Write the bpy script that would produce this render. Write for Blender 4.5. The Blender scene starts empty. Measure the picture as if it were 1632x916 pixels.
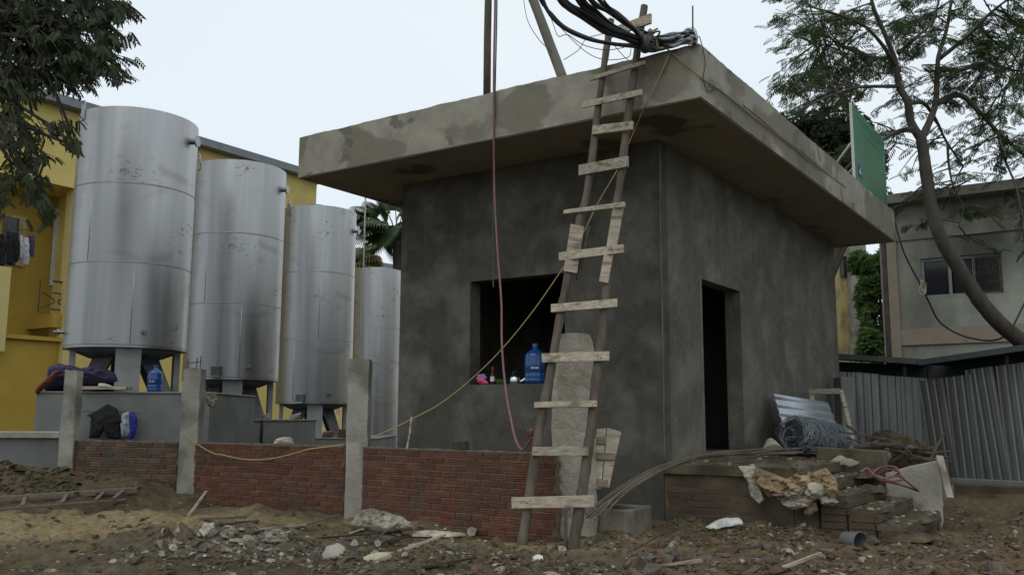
import bpy, math, random
import numpy as np
from mathutils import Vector as V, Matrix, noise
random.seed(7); np.random.seed(7)
S = bpy.context.scene
COL = S.collection
R = math.radians

# ------------------------------------------------------------------ camera
F, PITCH, ROLL, CH = 1462.0, 0.1411, 0.0044, 1.45
_fw = V((0, math.cos(PITCH), math.sin(PITCH)))
_u0 = V((0, -math.sin(PITCH), math.cos(PITCH))); _r0 = V((1, 0, 0))
_rt = _r0*math.cos(ROLL) + _u0*math.sin(ROLL)
_up = _u0*math.cos(ROLL) - _r0*math.sin(ROLL)
CAM = V((0, 0, CH))
cd = bpy.data.cameras.new('camera'); co = bpy.data.objects.new('camera', cd); COL.objects.link(co)
cd.sensor_width = 36; cd.sensor_fit = 'HORIZONTAL'; cd.lens = 36*F/1632; cd.clip_end = 2000; cd.clip_start = .05
m3 = Matrix((_rt, _up, -_fw)).transposed()
co.matrix_world = Matrix.Translation(CAM) @ m3.to_4x4()
S.camera = co

# ------------------------------------------------------------------ sky and sun (overcast)
SUN_EL, SUN_AZ = R(58), R(-150)          # direction to the sun: behind the camera, to the left
w = bpy.data.worlds.new('World'); S.world = w; w.use_nodes = True
nt = w.node_tree; nt.nodes.clear()
out = nt.nodes.new('ShaderNodeOutputWorld'); bg = nt.nodes.new('ShaderNodeBackground')
sky = nt.nodes.new('ShaderNodeTexSky'); sky.sky_type = 'NISHITA'; sky.sun_disc = False
sky.sun_elevation = SUN_EL; sky.sun_rotation = SUN_AZ; sky.dust_density = 4; sky.air_density = 1.2; sky.ozone_density = 1
hs = nt.nodes.new('ShaderNodeHueSaturation'); hs.inputs['Saturation'].default_value = .18
mx = nt.nodes.new('ShaderNodeMix'); mx.data_type = 'RGBA'; mx.inputs[0].default_value = .80
mx.inputs[7].default_value = (7.3, 7.95, 8.7, 1)      # the even cloud deck in front of the clear sky
tcw = nt.nodes.new('ShaderNodeTexCoord'); nsw = nt.nodes.new('ShaderNodeTexNoise'); nsw.inputs['Scale'].default_value = 1.7; nsw.inputs['Detail'].default_value = 3
crw = nt.nodes.new('ShaderNodeMix'); crw.data_type = 'RGBA'; crw.inputs[6].default_value = (7.0, 8.0, 9.0, 1); crw.inputs[7].default_value = (8.8, 9.55, 10.0, 1)
nt.links.new(tcw.outputs['Generated'], nsw.inputs['Vector']); nt.links.new(nsw.outputs['Fac'], crw.inputs[0]); nt.links.new(crw.outputs[2], mx.inputs[7])
nt.links.new(sky.outputs[0], hs.inputs['Color']); nt.links.new(hs.outputs[0], mx.inputs[6])
nt.links.new(mx.outputs[2], bg.inputs[0]); bg.inputs[1].default_value = .105
nt.links.new(bg.outputs[0], out.inputs[0])
sl = bpy.data.lights.new('sun', 'SUN'); sl.energy = .5; sl.angle = R(50); sl.color = (1, .97, .92)
so = bpy.data.objects.new('sun', sl); COL.objects.link(so)
sd = V((math.sin(SUN_AZ)*math.cos(SUN_EL), math.cos(SUN_AZ)*math.cos(SUN_EL), math.sin(SUN_EL)))
so.rotation_euler = sd.to_track_quat('Z', 'Y').to_euler(); so.location = (0, 0, 30)
S.view_settings.view_transform = 'Standard'; S.view_settings.look = 'None'
S.view_settings.exposure = 0.12; S.view_settings.gamma = 1

# ------------------------------------------------------------------ from a pixel of the photograph (1632 x 916) to a place
def ray(px, py): return _fw + _rt*((px-816)/F) - _up*((py-458)/F)
def at(px, py, Y):
    d = ray(px, py); return CAM + d*(Y/d.y)
def onp(px, py, P, n):
    d = ray(px, py); return CAM + d*((P-CAM).dot(n)/d.dot(n))

# ------------------------------------------------------------------ materials
MATS = {}
def M(name, c1, c2, scale=4, rough=.85, bump=.3, bscale=30, metal=0, c3=None, c3pos=.6, c3sharp=.06, c3scale=3, stretch=(1, 1, 1), rnd=0, detail=6, spec=.3, bdist=.02, trans=0):
    m = bpy.data.materials.new(name); m.use_nodes = True; t = m.node_tree; N = t.nodes; L = t.links
    b = N['Principled BSDF']; b.inputs['Roughness'].default_value = rough; b.inputs['Metallic'].default_value = metal
    b.inputs['Specular IOR Level'].default_value = spec
    tc = N.new('ShaderNodeTexCoord'); mp = N.new('ShaderNodeMapping'); mp.inputs['Scale'].default_value = stretch
    L.new(tc.outputs['Object'], mp.inputs['Vector'])
    oi = N.new('ShaderNodeObjectInfo')
    ad = N.new('ShaderNodeVectorMath'); ad.operation = 'ADD'
    sc = N.new('ShaderNodeVectorMath'); sc.operation = 'SCALE'; sc.inputs['Scale'].default_value = 37.0
    cx = N.new('ShaderNodeCombineXYZ'); L.new(oi.outputs['Random'], cx.inputs[0]); L.new(oi.outputs['Random'], cx.inputs[1])
    L.new(cx.outputs[0], sc.inputs[0]); L.new(mp.outputs[0], ad.inputs[0]); L.new(sc.outputs[0], ad.inputs[1])
    vec = ad.outputs[0] if rnd else mp.outputs[0]
    n1 = N.new('ShaderNodeTexNoise'); n1.inputs['Scale'].default_value = scale; n1.inputs['Detail'].default_value = detail; n1.inputs['Roughness'].default_value = .6
    L.new(vec, n1.inputs['Vector'])
    r1 = N.new('ShaderNodeMapRange'); r1.inputs[1].default_value = .3; r1.inputs[2].default_value = .7; L.new(n1.outputs['Fac'], r1.inputs[0])
    mix = N.new('ShaderNodeMix'); mix.data_type = 'RGBA'; mix.inputs[6].default_value = (*c1, 1); mix.inputs[7].default_value = (*c2, 1)
    L.new(r1.outputs[0], mix.inputs[0]); col = mix.outputs[2]
    if c3 is not None:
        n3 = N.new('ShaderNodeTexNoise'); n3.inputs['Scale'].default_value = c3scale; n3.inputs['Detail'].default_value = 5; L.new(vec, n3.inputs['Vector'])
        o3 = N.new('ShaderNodeVectorMath'); o3.operation = 'ADD'; o3.inputs[1].default_value = (5.3, 1.7, 9.1); L.new(vec, o3.inputs[0]); L.new(o3.outputs[0], n3.inputs['Vector'])
        r3 = N.new('ShaderNodeMapRange'); r3.inputs[1].default_value = c3pos-c3sharp; r3.inputs[2].default_value = c3pos+c3sharp; L.new(n3.outputs['Fac'], r3.inputs[0])
        mm = N.new('ShaderNodeMix'); mm.data_type = 'RGBA'; mm.inputs[7].default_value = (*c3, 1); L.new(col, mm.inputs[6]); L.new(r3.outputs[0], mm.inputs[0]); col = mm.outputs[2]
    if rnd:
        hv = N.new('ShaderNodeHueSaturation'); rr = N.new('ShaderNodeMapRange'); rr.inputs[3].default_value = 1-rnd; rr.inputs[4].default_value = 1+rnd
        L.new(oi.outputs['Random'], rr.inputs[0]); L.new(rr.outputs[0], hv.inputs['Value']); L.new(col, hv.inputs['Color']); col = hv.outputs[0]
    L.new(col, b.inputs['Base Color'])
    if bump:
        nb = N.new('ShaderNodeTexNoise'); nb.inputs['Scale'].default_value = bscale; nb.inputs['Detail'].default_value = 8; nb.inputs['Roughness'].default_value = .65; L.new(vec, nb.inputs['Vector'])
        bu = N.new('ShaderNodeBump'); bu.inputs['Strength'].default_value = bump; bu.inputs['Distance'].default_value = bdist
        L.new(nb.outputs['Fac'], bu.inputs['Height']); L.new(bu.outputs[0], b.inputs['Normal'])
    if trans:
        b.inputs['Transmission Weight'].default_value = trans
    MATS[name] = m; m['n'] = 1
    return m

def cement_wall(nm, ca, cb_, cc):
    """dark, still damp cement render: broad damp patches, trowel marks, pale lime runs"""
    m = M(nm, ca, cb_, 1.1, .9, .35, 22, c3=cc, c3pos=.58, c3sharp=.11, c3scale=1.9)
    t = m.node_tree; N = t.nodes; L = t.links; b = N['Principled BSDF']
    src = b.inputs['Base Color'].links[0].from_socket
    tc = N.new('ShaderNodeTexCoord'); mp = N.new('ShaderNodeMapping'); mp.inputs['Scale'].default_value = (5, 5, .35); L.new(tc.outputs['Object'], mp.inputs[0])
    n = N.new('ShaderNodeTexNoise'); n.inputs['Scale'].default_value = 1.6; n.inputs['Detail'].default_value = 5; L.new(mp.outputs[0], n.inputs[0])
    r = N.new('ShaderNodeMapRange'); r.inputs[1].default_value = .56; r.inputs[2].default_value = .76; r.inputs[4].default_value = .32; L.new(n.outputs['Fac'], r.inputs[0])
    x = N.new('ShaderNodeMix'); x.data_type = 'RGBA'; x.inputs[7].default_value = tuple(v_*1.15 for v_ in cc)+(1,); L.new(r.outputs[0], x.inputs[0]); L.new(src, x.inputs[6])
    n2 = N.new('ShaderNodeTexNoise'); n2.inputs['Scale'].default_value = 7; n2.inputs['Detail'].default_value = 8; n2.inputs['Distortion'].default_value = 1.2; L.new(tc.outputs['Object'], n2.inputs[0])
    r2 = N.new('ShaderNodeMapRange'); r2.inputs[1].default_value = .3; r2.inputs[2].default_value = .7; r2.inputs[3].default_value = .86; r2.inputs[4].default_value = 1.12; L.new(n2.outputs['Fac'], r2.inputs[0])
    hv = N.new('ShaderNodeHueSaturation'); L.new(r2.outputs[0], hv.inputs['Value']); L.new(x.outputs[2], hv.inputs['Color'])
    wv = N.new('ShaderNodeTexWave'); wv.wave_type = 'RINGS'; wv.inputs['Scale'].default_value = 1.7; wv.inputs['Distortion'].default_value = 14; wv.inputs['Detail'].default_value = 4; wv.inputs['Detail Scale'].default_value = .8; L.new(tc.outputs['Object'], wv.inputs[0])
    r4 = N.new('ShaderNodeMapRange'); r4.inputs[3].default_value = .96; r4.inputs[4].default_value = 1.04; L.new(wv.outputs['Fac'], r4.inputs[0])
    hw = N.new('ShaderNodeHueSaturation'); L.new(r4.outputs[0], hw.inputs['Value']); L.new(hv.outputs[0], hw.inputs['Color'])
    vo = N.new('ShaderNodeTexVoronoi'); vo.feature = 'DISTANCE_TO_EDGE'; vo.inputs['Scale'].default_value = .75
    nd = N.new('ShaderNodeTexNoise'); nd.inputs['Scale'].default_value = 2.5; nd.inputs['Detail'].default_value = 6; L.new(tc.outputs['Object'], nd.inputs[0])
    av = N.new('ShaderNodeMixRGB'); av.blend_type = 'ADD'; av.inputs[0].default_value = .5; L.new(tc.outputs['Object'], av.inputs[1]); L.new(nd.outputs['Color'], av.inputs[2]); L.new(av.outputs[0], vo.inputs['Vector'])
    rc = N.new('ShaderNodeMapRange'); rc.inputs[1].default_value = .0; rc.inputs[2].default_value = .006; rc.inputs[3].default_value = .28; rc.inputs[4].default_value = 0; L.new(vo.outputs['Distance'], rc.inputs[0])
    cm = N.new('ShaderNodeMix'); cm.data_type = 'RGBA'; cm.inputs[7].default_value = (.02, .018, .015, 1); L.new(rc.outputs[0], cm.inputs[0]); L.new(hw.outputs[0], cm.inputs[6])
    L.new(cm.outputs[2], b.inputs['Base Color']); return m
cement_wall('damp_cement', (.046, .043, .035), (.088, .082, .068), (.125, .117, .097))
cement_wall('dry_cement', (.082, .076, .060), (.132, .123, .099), (.172, .16, .129))
def slab_mat():
    """roof edge: pale dried cement with sharp-edged damp stains"""
    m = M('stained_cement', (0.27, 0.252, 0.2), (0.355, 0.333, 0.272), 3, .88, .3, 26)
    t = m.node_tree; N = t.nodes; L = t.links; b = N['Principled BSDF']
    src = b.inputs['Base Color'].links[0].from_socket
    tc = N.new('ShaderNodeTexCoord')
    def layer(src, scale, stretch, pos, sh, colr, off, fac):
        mp = N.new('ShaderNodeMapping'); mp.inputs['Scale'].default_value = stretch; mp.inputs['Location'].default_value = off; L.new(tc.outputs['Object'], mp.inputs[0])
        n = N.new('ShaderNodeTexNoise'); n.inputs['Scale'].default_value = scale; n.inputs['Detail'].default_value = 4; n.inputs['Roughness'].default_value = .45; L.new(mp.outputs[0], n.inputs[0])
        r = N.new('ShaderNodeMapRange'); r.inputs[1].default_value = pos-sh; r.inputs[2].default_value = pos+sh; r.inputs[4].default_value = fac; L.new(n.outputs['Fac'], r.inputs[0])
        x = N.new('ShaderNodeMix'); x.data_type = 'RGBA'; x.inputs[7].default_value = (*colr, 1); L.new(r.outputs[0], x.inputs[0]); L.new(src, x.inputs[6]); return x.outputs[2]
    src = layer(src, 1.0, (1, 1, 1.5), .485, .02, (.185, .17, .128), (3.1, 8.2, 1.4), .9)
    src = layer(src, 2.1, (1, 1, 1.1), .60, .015, (.13, .118, .086), (1.1, 2.2, 5.4), .8)
    src = layer(src, 5, (1, 1, 1), .56, .2, (.14, .128, .098), (4, 2, 1), .4)
    L.new(src, b.inputs['Base Color']); return m
slab_mat()
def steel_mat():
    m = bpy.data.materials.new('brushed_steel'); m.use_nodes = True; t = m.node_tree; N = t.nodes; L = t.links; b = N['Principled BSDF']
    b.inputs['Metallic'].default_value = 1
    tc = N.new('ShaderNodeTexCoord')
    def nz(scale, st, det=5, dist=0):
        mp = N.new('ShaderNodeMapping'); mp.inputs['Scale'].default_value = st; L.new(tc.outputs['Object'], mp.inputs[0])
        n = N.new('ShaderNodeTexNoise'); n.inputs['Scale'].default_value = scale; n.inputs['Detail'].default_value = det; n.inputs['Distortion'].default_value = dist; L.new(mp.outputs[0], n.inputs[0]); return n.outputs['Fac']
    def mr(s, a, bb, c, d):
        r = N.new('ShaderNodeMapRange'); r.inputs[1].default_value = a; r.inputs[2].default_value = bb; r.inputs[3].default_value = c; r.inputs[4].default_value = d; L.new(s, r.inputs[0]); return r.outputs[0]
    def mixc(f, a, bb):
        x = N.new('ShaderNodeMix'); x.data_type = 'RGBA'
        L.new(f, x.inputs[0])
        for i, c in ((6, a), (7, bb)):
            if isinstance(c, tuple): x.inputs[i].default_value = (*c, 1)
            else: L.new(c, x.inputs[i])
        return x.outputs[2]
    c = mixc(mr(nz(1.5, (1, 1, .03), 3), .36, .62, 0, 1), (.265, .268, .267), (.435, .432, .425))        # upright light and dark bands: reflections painted into the sheet colour
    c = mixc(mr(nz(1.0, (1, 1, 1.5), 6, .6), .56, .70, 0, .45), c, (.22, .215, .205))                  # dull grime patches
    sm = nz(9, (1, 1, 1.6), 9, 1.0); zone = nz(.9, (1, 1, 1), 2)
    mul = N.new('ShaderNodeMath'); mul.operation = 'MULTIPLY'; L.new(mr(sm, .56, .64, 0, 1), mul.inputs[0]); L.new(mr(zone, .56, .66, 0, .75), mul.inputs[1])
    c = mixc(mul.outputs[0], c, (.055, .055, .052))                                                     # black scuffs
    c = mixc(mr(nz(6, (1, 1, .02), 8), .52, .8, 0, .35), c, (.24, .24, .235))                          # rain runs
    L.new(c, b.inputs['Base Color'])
    L.new(mr(nz(7, (1, 1, .05), 6), .3, .7, .34, .48), b.inputs['Roughness'])
    b.inputs['Anisotropic'].default_value = .5
    bu = N.new('ShaderNodeBump'); bu.inputs['Strength'].default_value = .16; bu.inputs['Distance'].default_value = .03
    L.new(nz(1.6, (1, 1, .35), 3), bu.inputs['Height']); L.new(bu.outputs[0], b.inputs['Normal'])
    MATS['brushed_steel'] = m
steel_mat()
M('steel_plain', (0.27, 0.27, 0.275), (0.36, 0.36, 0.36), 6, .4, .1, 20, metal=1)
M('leg_grey', (.22, .225, .215), (.31, .315, .30), 3, .8, .2, 25)
M('steel_dark', (.06, .06, .065), (.12, .12, .12), 6, .6, .1, 20, metal=.4)
M('soffit_cement', (0.23, 0.205, 0.157), (0.32, 0.292, 0.23), 1.3, .92, .25, 24, c3=(0.115, 0.104, 0.08), c3pos=.6, c3sharp=.03, c3scale=.8)
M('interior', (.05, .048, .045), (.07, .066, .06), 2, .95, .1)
M('lime_edge', (0.11, 0.104, 0.085), (0.19, 0.18, 0.15), 7, .9, .6, 30, stretch=(1, 1, .6))
M('concrete', (0.23, 0.218, 0.18), (0.36, 0.342, 0.285), 3.5, .9, .5, 28, c3=(0.155, 0.146, 0.118), c3pos=.58, c3sharp=.08, c3scale=2.4, rnd=.08)
M('concrete_grey', (0.15, 0.155, 0.142), (0.205, 0.21, 0.193), 1.6, .9, .3, 26, c3=(0.115, 0.118, 0.107), c3pos=.6, c3sharp=.15, c3scale=1.2)
M('concrete_muddy', (0.085, 0.068, 0.042), (0.14, 0.115, 0.076), 3, .92, .6, 22, c3=(0.058, 0.045, 0.028), c3pos=.52, c3sharp=.12, c3scale=2.6, rnd=.1)
M('brick_red', (0.125, 0.05, 0.031), (0.18, 0.07, 0.041), 9, .9, .5, 60, c3=(0.11, 0.066, 0.045), c3pos=.62, c3sharp=.12, c3scale=3.2, rnd=.2)
def smear(name, colr, sc, pos):
    t = MATS[name].node_tree; N = t.nodes; L = t.links; b = N['Principled BSDF']; src = b.inputs['Base Color'].links[0].from_socket
    ge = N.new('ShaderNodeNewGeometry'); n = N.new('ShaderNodeTexNoise'); n.inputs['Scale'].default_value = sc; n.inputs['Detail'].default_value = 7; n.inputs['Roughness'].default_value = .65; L.new(ge.outputs['Position'], n.inputs[0])
    r = N.new('ShaderNodeMapRange'); r.inputs[1].default_value = pos-.07; r.inputs[2].default_value = pos+.10; r.inputs[4].default_value = .75; L.new(n.outputs['Fac'], r.inputs[0])
    x = N.new('ShaderNodeMix'); x.data_type = 'RGBA'; x.inputs[7].default_value = (*colr, 1); L.new(r.outputs[0], x.inputs[0]); L.new(src, x.inputs[6]); L.new(x.outputs[2], b.inputs['Base Color'])
smear('brick_red', (.085, .06, .042), 2.6, .56)
M('brick_old', (0.135, 0.066, 0.043), (0.205, 0.094, 0.06), 7, .92, .6, 50, c3=(0.105, 0.084, 0.058), c3pos=.5, c3sharp=.1, c3scale=3, rnd=.35)
smear('brick_old', (.095, .076, .052), 2.0, .5)
M('brick_mud', (0.085, 0.062, 0.041), (0.115, 0.075, 0.05), 6, .95, .7, 40, c3=(0.08, 0.064, 0.043), c3pos=.47, c3sharp=.08, c3scale=4, rnd=.12)
M('mortar', (0.095, 0.077, 0.055), (0.145, 0.122, 0.092), 12, .95, .6, 60)
M('mortar_cap', (0.12, 0.105, 0.08), (0.17, 0.155, 0.125), 6, .95, .6, 40)
M('old_timber', (0.26, 0.213, 0.152), (0.48, 0.42, 0.325), 5, .85, .5, 40, stretch=(1, 8, 8), rnd=.22, c3=(0.17, 0.14, 0.1), c3pos=.6, c3sharp=.07, c3scale=2)
M('bark_pole', (0.055, 0.045, 0.034), (0.135, 0.112, 0.085), 8, .9, .8, 45, stretch=(1, 1, .25), rnd=.15)
M('pole_pale', (0.13, 0.115, 0.092), (0.2, 0.18, 0.148), 6, .9, .6, 30, stretch=(1, 1, .3))
M('bark', (0.042, 0.036, 0.029), (0.085, 0.075, 0.06), 5, .92, .8, 22, stretch=(1, 1, .5))
M('leaf_feathery', (0.045, 0.075, 0.03), (0.105, 0.15, 0.058), 1.5, .6, 0, rnd=0)
M('leaf_dark', (0.018, 0.026, 0.011), (0.062, 0.08, 0.03), 3, .5, 0)
M('leaf_far', (0.06, 0.115, 0.035), (0.16, 0.25, 0.08), 1.8, .6, 0)
M('leaf_far_dark', (0.02, 0.028, 0.016), (0.045, 0.057, 0.03), 1.8, .6, 0)
M('palm_leaf', (0.055, 0.085, 0.038), (0.11, 0.15, 0.065), 2, .5, 0)
M('palm_dry', (.14, .13, .05), (.2, .18, .08), 2, .6, 0)
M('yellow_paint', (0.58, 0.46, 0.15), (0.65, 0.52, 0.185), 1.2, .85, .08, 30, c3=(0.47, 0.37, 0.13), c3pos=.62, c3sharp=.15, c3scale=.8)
M('yellow_deep_shaded', (0.36, 0.242, 0.04), (0.43, 0.295, 0.052), 1.4, .85, .08, 30)  # orange-yellow wall paint, with the shade of the recess mixed into the colour
M('yellow_pale', (0.5, 0.41, 0.16), (0.56, 0.46, 0.19), 1.5, .85, .05, 30)
M('yellow_worn', (0.44, 0.36, 0.15), (0.52, 0.43, 0.2), 3, .9, .1, 30, c3=(0.24, 0.205, 0.12), c3pos=.58, c3sharp=.1, c3scale=3, stretch=(1, 1, .4))
M('grey_roof', (.16, .18, .19), (.22, .24, .25), 2, .7, .05)
M('cream_wall', (0.31, 0.312, 0.255), (0.44, 0.445, 0.365), 1.1, .9, .15, 20, c3=(0.19, 0.187, 0.15), c3pos=.53, c3sharp=.12, c3scale=.8, stretch=(1, 1, .5))
M('pink_band', (0.3, 0.25, 0.185), (0.36, 0.3, 0.225), 2.5, .9, .1, 20, c3=(0.13, 0.105, 0.08), c3pos=.66, c3sharp=.06, c3scale=1.4)
M('soot', (0.17, 0.16, 0.135), (0.33, 0.315, 0.265), 2.2, .95, .1)
M('glass_dark', (.015, .016, .018), (.025, .026, .028), 2, .12, 0, spec=.5)
M('white_frame', (.55, .55, .53), (.65, .65, .63), 4, .6, .05)
M('frame_grey', (.22, .22, .21), (.32, .32, .3), 4, .6, .05)
M('iron', (.04, .035, .03), (.09, .07, .055), 8, .7, .2)
M('zinc_sheet', (0.145, 0.152, 0.147), (0.205, 0.212, 0.203), 2.2, .48, .08, 12, metal=.65, c3=(0.12, 0.115, 0.1), c3pos=.58, c3sharp=.12, c3scale=1.3, stretch=(1, 1, .4), rnd=.12)
M('zinc_bright', (0.3, 0.33, 0.36), (0.42, 0.45, 0.48), 2.5, .42, .08, 12, metal=.6)
M('tar_roof', (.035, .045, .045), (.07, .08, .08), 3, .7, .1)
M('sign_green', (0.012, 0.13, 0.06), (0.02, 0.16, 0.078), 1.5, .45, 0)
M('sign_yellow', (0.19, 0.25, 0.06), (0.24, 0.3, 0.08), 4, .6, 0)
M('sign_faint', (0.045, 0.15, 0.08), (0.06, 0.17, 0.09), 4, .6, 0)
M('sign_blue', (.015, .04, .14), (.02, .05, .17), 4, .6, 0)
M('white_paint', (0.42, 0.42, 0.38), (0.5, 0.5, 0.46), 4, .6, .05)
M('cable_black', (.012, .013, .016), (.03, .032, .036), 8, .45, .1, 60, spec=.5)
M('cable_grey', (0.17, 0.18, 0.195), (0.3, 0.315, 0.335), 8, .45, .1, 60, spec=.5)
M('rope_yellow', (0.3, 0.235, 0.085), (0.4, 0.325, 0.135), 30, .7, .3, 90)
M('cord_brown', (.17, .13, .065), (.25, .2, .10), 30, .7, .3, 90)
M('hose_pink', (0.19, 0.09, 0.09), (0.26, 0.13, 0.125), 10, .5, .1, 60)
M('hose_red', (0.15, 0.065, 0.062), (0.225, 0.105, 0.098), 10, .55, .1, 60)
M('rope_green', (.03, .07, .04), (.06, .12, .07), 20, .7, .2, 80)
M('bottle_blue', (0.012, 0.052, 0.17), (0.018, 0.08, 0.24), 4, .18, 0, spec=.5)
M('label_white', (.6, .6, .6), (.7, .7, .7), 4, .6, 0)
M('aluminium', (.7, .7, .7), (.8, .8, .8), 4, .28, .05, metal=1)
M('plastic_green', (.05, .11, .03), (.08, .15, .04), 4, .4, 0)
M('plastic_red', (.35, .02, .02), (.45, .03, .03), 4, .4, 0)
M('sauce', (.05, .015, .01), (.08, .02, .012), 4, .2, 0)
M('bag_pink', (.55, .06, .16), (.65, .10, .22), 8, .4, .2)
M('bag_blue', (.10, .14, .42), (.32, .36, .62), 9, .4, .2)
M('cloth_black', (.010, .010, .011), (.02, .02, .021), 7, .9, .3, 40)
M('cloth_blue', (.02, .028, .22), (.03, .04, .3), 5, .8, .3, 40)
M('cloth_pattern', (.10, .11, .14), (.42, .45, .48), 22, .85, .2, 40, detail=2)
M('cloth_grey', (.3, .3, .31), (.5, .5, .5), 5, .85, .2, 40)
M('cloth_purple', (.06, .03, .10), (.10, .05, .15), 5, .85, .2, 40)
M('tarp_purple', (.016, .012, .034), (.05, .036, .085), 4, .55, .5, 14)
M('tarp_red', (.12, .03, .02), (.2, .05, .03), 4, .6, .3, 14)
M('burlap', (0.24, 0.175, 0.09), (0.37, 0.285, 0.165), 5, .9, .5, 50, c3=(0.15, 0.108, 0.058), c3pos=.55, c3sharp=.1, c3scale=3)
M('sack_white', (0.36, 0.33, 0.26), (0.54, 0.505, 0.415), 4, .8, .4, 40, c3=(0.21, 0.17, 0.115), c3pos=.58, c3sharp=.1, c3scale=4)
M('sheet_dirty', (0.26, 0.235, 0.18), (0.4, 0.37, 0.3), 4, .75, .35, 20, c3=(0.14, 0.112, 0.075), c3pos=.53, c3sharp=.1, c3scale=3.5)
M('paper_white', (0.5, 0.49, 0.44), (0.62, 0.61, 0.56), 5, .8, .3, 20)
M('foam_cream', (0.4, 0.36, 0.22), (0.5, 0.45, 0.3), 7, .9, .6, 40)
M('wire_mesh', (0.16, 0.185, 0.195), (0.29, 0.32, 0.335), 6, .5, .2, 40, metal=.3)
M('mesh_core', (0.06, 0.068, 0.07), (0.13, 0.145, 0.148), 14, .7, .9, 55, bdist=.04)
M('trough_cement', (.14, .128, .098), (.23, .212, .168), 4, .9, .6, 26, c3=(.09, .075, .05), c3pos=.52, c3sharp=.1, c3scale=3)
M('weathered_rail', (.12, .098, .068), (.2, .168, .12), 5, .85, .5, 40, stretch=(1, 8, 8))
M('cleat_brown', (.15, .115, .075), (.26, .21, .145), 5, .85, .5, 40, stretch=(1, 8, 8))
M('bucket_grey', (0.1, 0.112, 0.105), (0.15, 0.163, 0.153), 5, .6, .2, 30)
M('rebar_rust', (.13, .10, .07), (.24, .20, .145), 20, .75, .3, 80, rnd=.25)
M('rubber', (.012, .012, .012), (.02, .02, .02), 9, .8, .4, 60)
M('stick', (.05, .04, .03), (.11, .09, .068), 6, .9, .6, 40, rnd=.3)
M('stone_red', (0.095, 0.048, 0.031), (0.16, 0.078, 0.05), 9, .92, .7, 40, c3=(0.125, 0.092, 0.058), c3pos=.5, c3sharp=.1, c3scale=5, rnd=.3)
M('stone_grey', (0.11, 0.1, 0.082), (0.2, 0.187, 0.155), 9, .92, .7, 40, c3=(0.1, 0.077, 0.052), c3pos=.53, c3sharp=.1, c3scale=5, rnd=.3)
M('stone_brown', (0.08, 0.062, 0.035), (0.15, 0.115, 0.068), 9, .95, .7, 40, rnd=.3)
M('stone_pale', (0.24, 0.215, 0.165), (0.38, 0.35, 0.285), 9, .92, .5, 40, c3=(0.15, 0.12, 0.078), c3pos=.6, c3sharp=.1, c3scale=6, rnd=.2)
M('rough_cast', (0.33, 0.295, 0.23), (0.44, 0.4, 0.32), 5, .92, .8, 34, c3=(0.25, 0.222, 0.17), c3pos=.56, c3sharp=.1, c3scale=2.2, bdist=.03)
def mud_mat():
    m = M('mud', (0.068, 0.052, 0.026), (0.122, 0.094, 0.047), 1.8, .9, .8, 16, c3=(0.043, 0.033, 0.018), c3pos=.56, c3sharp=.1, c3scale=1.3, bdist=.05)
    t = m.node_tree; N = t.nodes; L = t.links; b = N['Principled BSDF']; src = b.inputs['Base Color'].links[0].from_socket
    a = N.new('ShaderNodeAttribute'); a.attribute_name = 'soil'; sp = N.new('ShaderNodeSeparateColor'); L.new(a.outputs['Color'], sp.inputs[0])
    x = N.new('ShaderNodeMix'); x.data_type = 'RGBA'; x.inputs[7].default_value = (.225, .167, .084, 1); L.new(sp.outputs[0], x.inputs[0]); L.new(src, x.inputs[6])
    y = N.new('ShaderNodeMix'); y.data_type = 'RGBA'; y.inputs[7].default_value = (.155, .095, .053, 1); L.new(sp.outputs[1], y.inputs[0]); L.new(x.outputs[2], y.inputs[6])
    z = N.new('ShaderNodeMix'); z.data_type = 'RGBA'; z.inputs[7].default_value = (.11, .105, .088, 1); L.new(sp.outputs[2], z.inputs[0]); L.new(y.outputs[2], z.inputs[6])
    tc = N.new('ShaderNodeTexCoord'); n = N.new('ShaderNodeTexNoise'); n.inputs['Scale'].default_value = 13; n.inputs['Detail'].default_value = 9; n.inputs['Roughness'].default_value = .7; L.new(tc.outputs['Object'], n.inputs[0])
    r = N.new('ShaderNodeMapRange'); r.inputs[1].default_value = .33; r.inputs[2].default_value = .68; r.inputs[3].default_value = .5; r.inputs[4].default_value = 1.4; L.new(n.outputs['Fac'], r.inputs[0])
    hv = N.new('ShaderNodeHueSaturation'); L.new(r.outputs[0], hv.inputs['Value']); L.new(z.outputs[2], hv.inputs['Color']); L.new(hv.outputs[0], b.inputs['Base Color'])
mud_mat()

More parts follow.
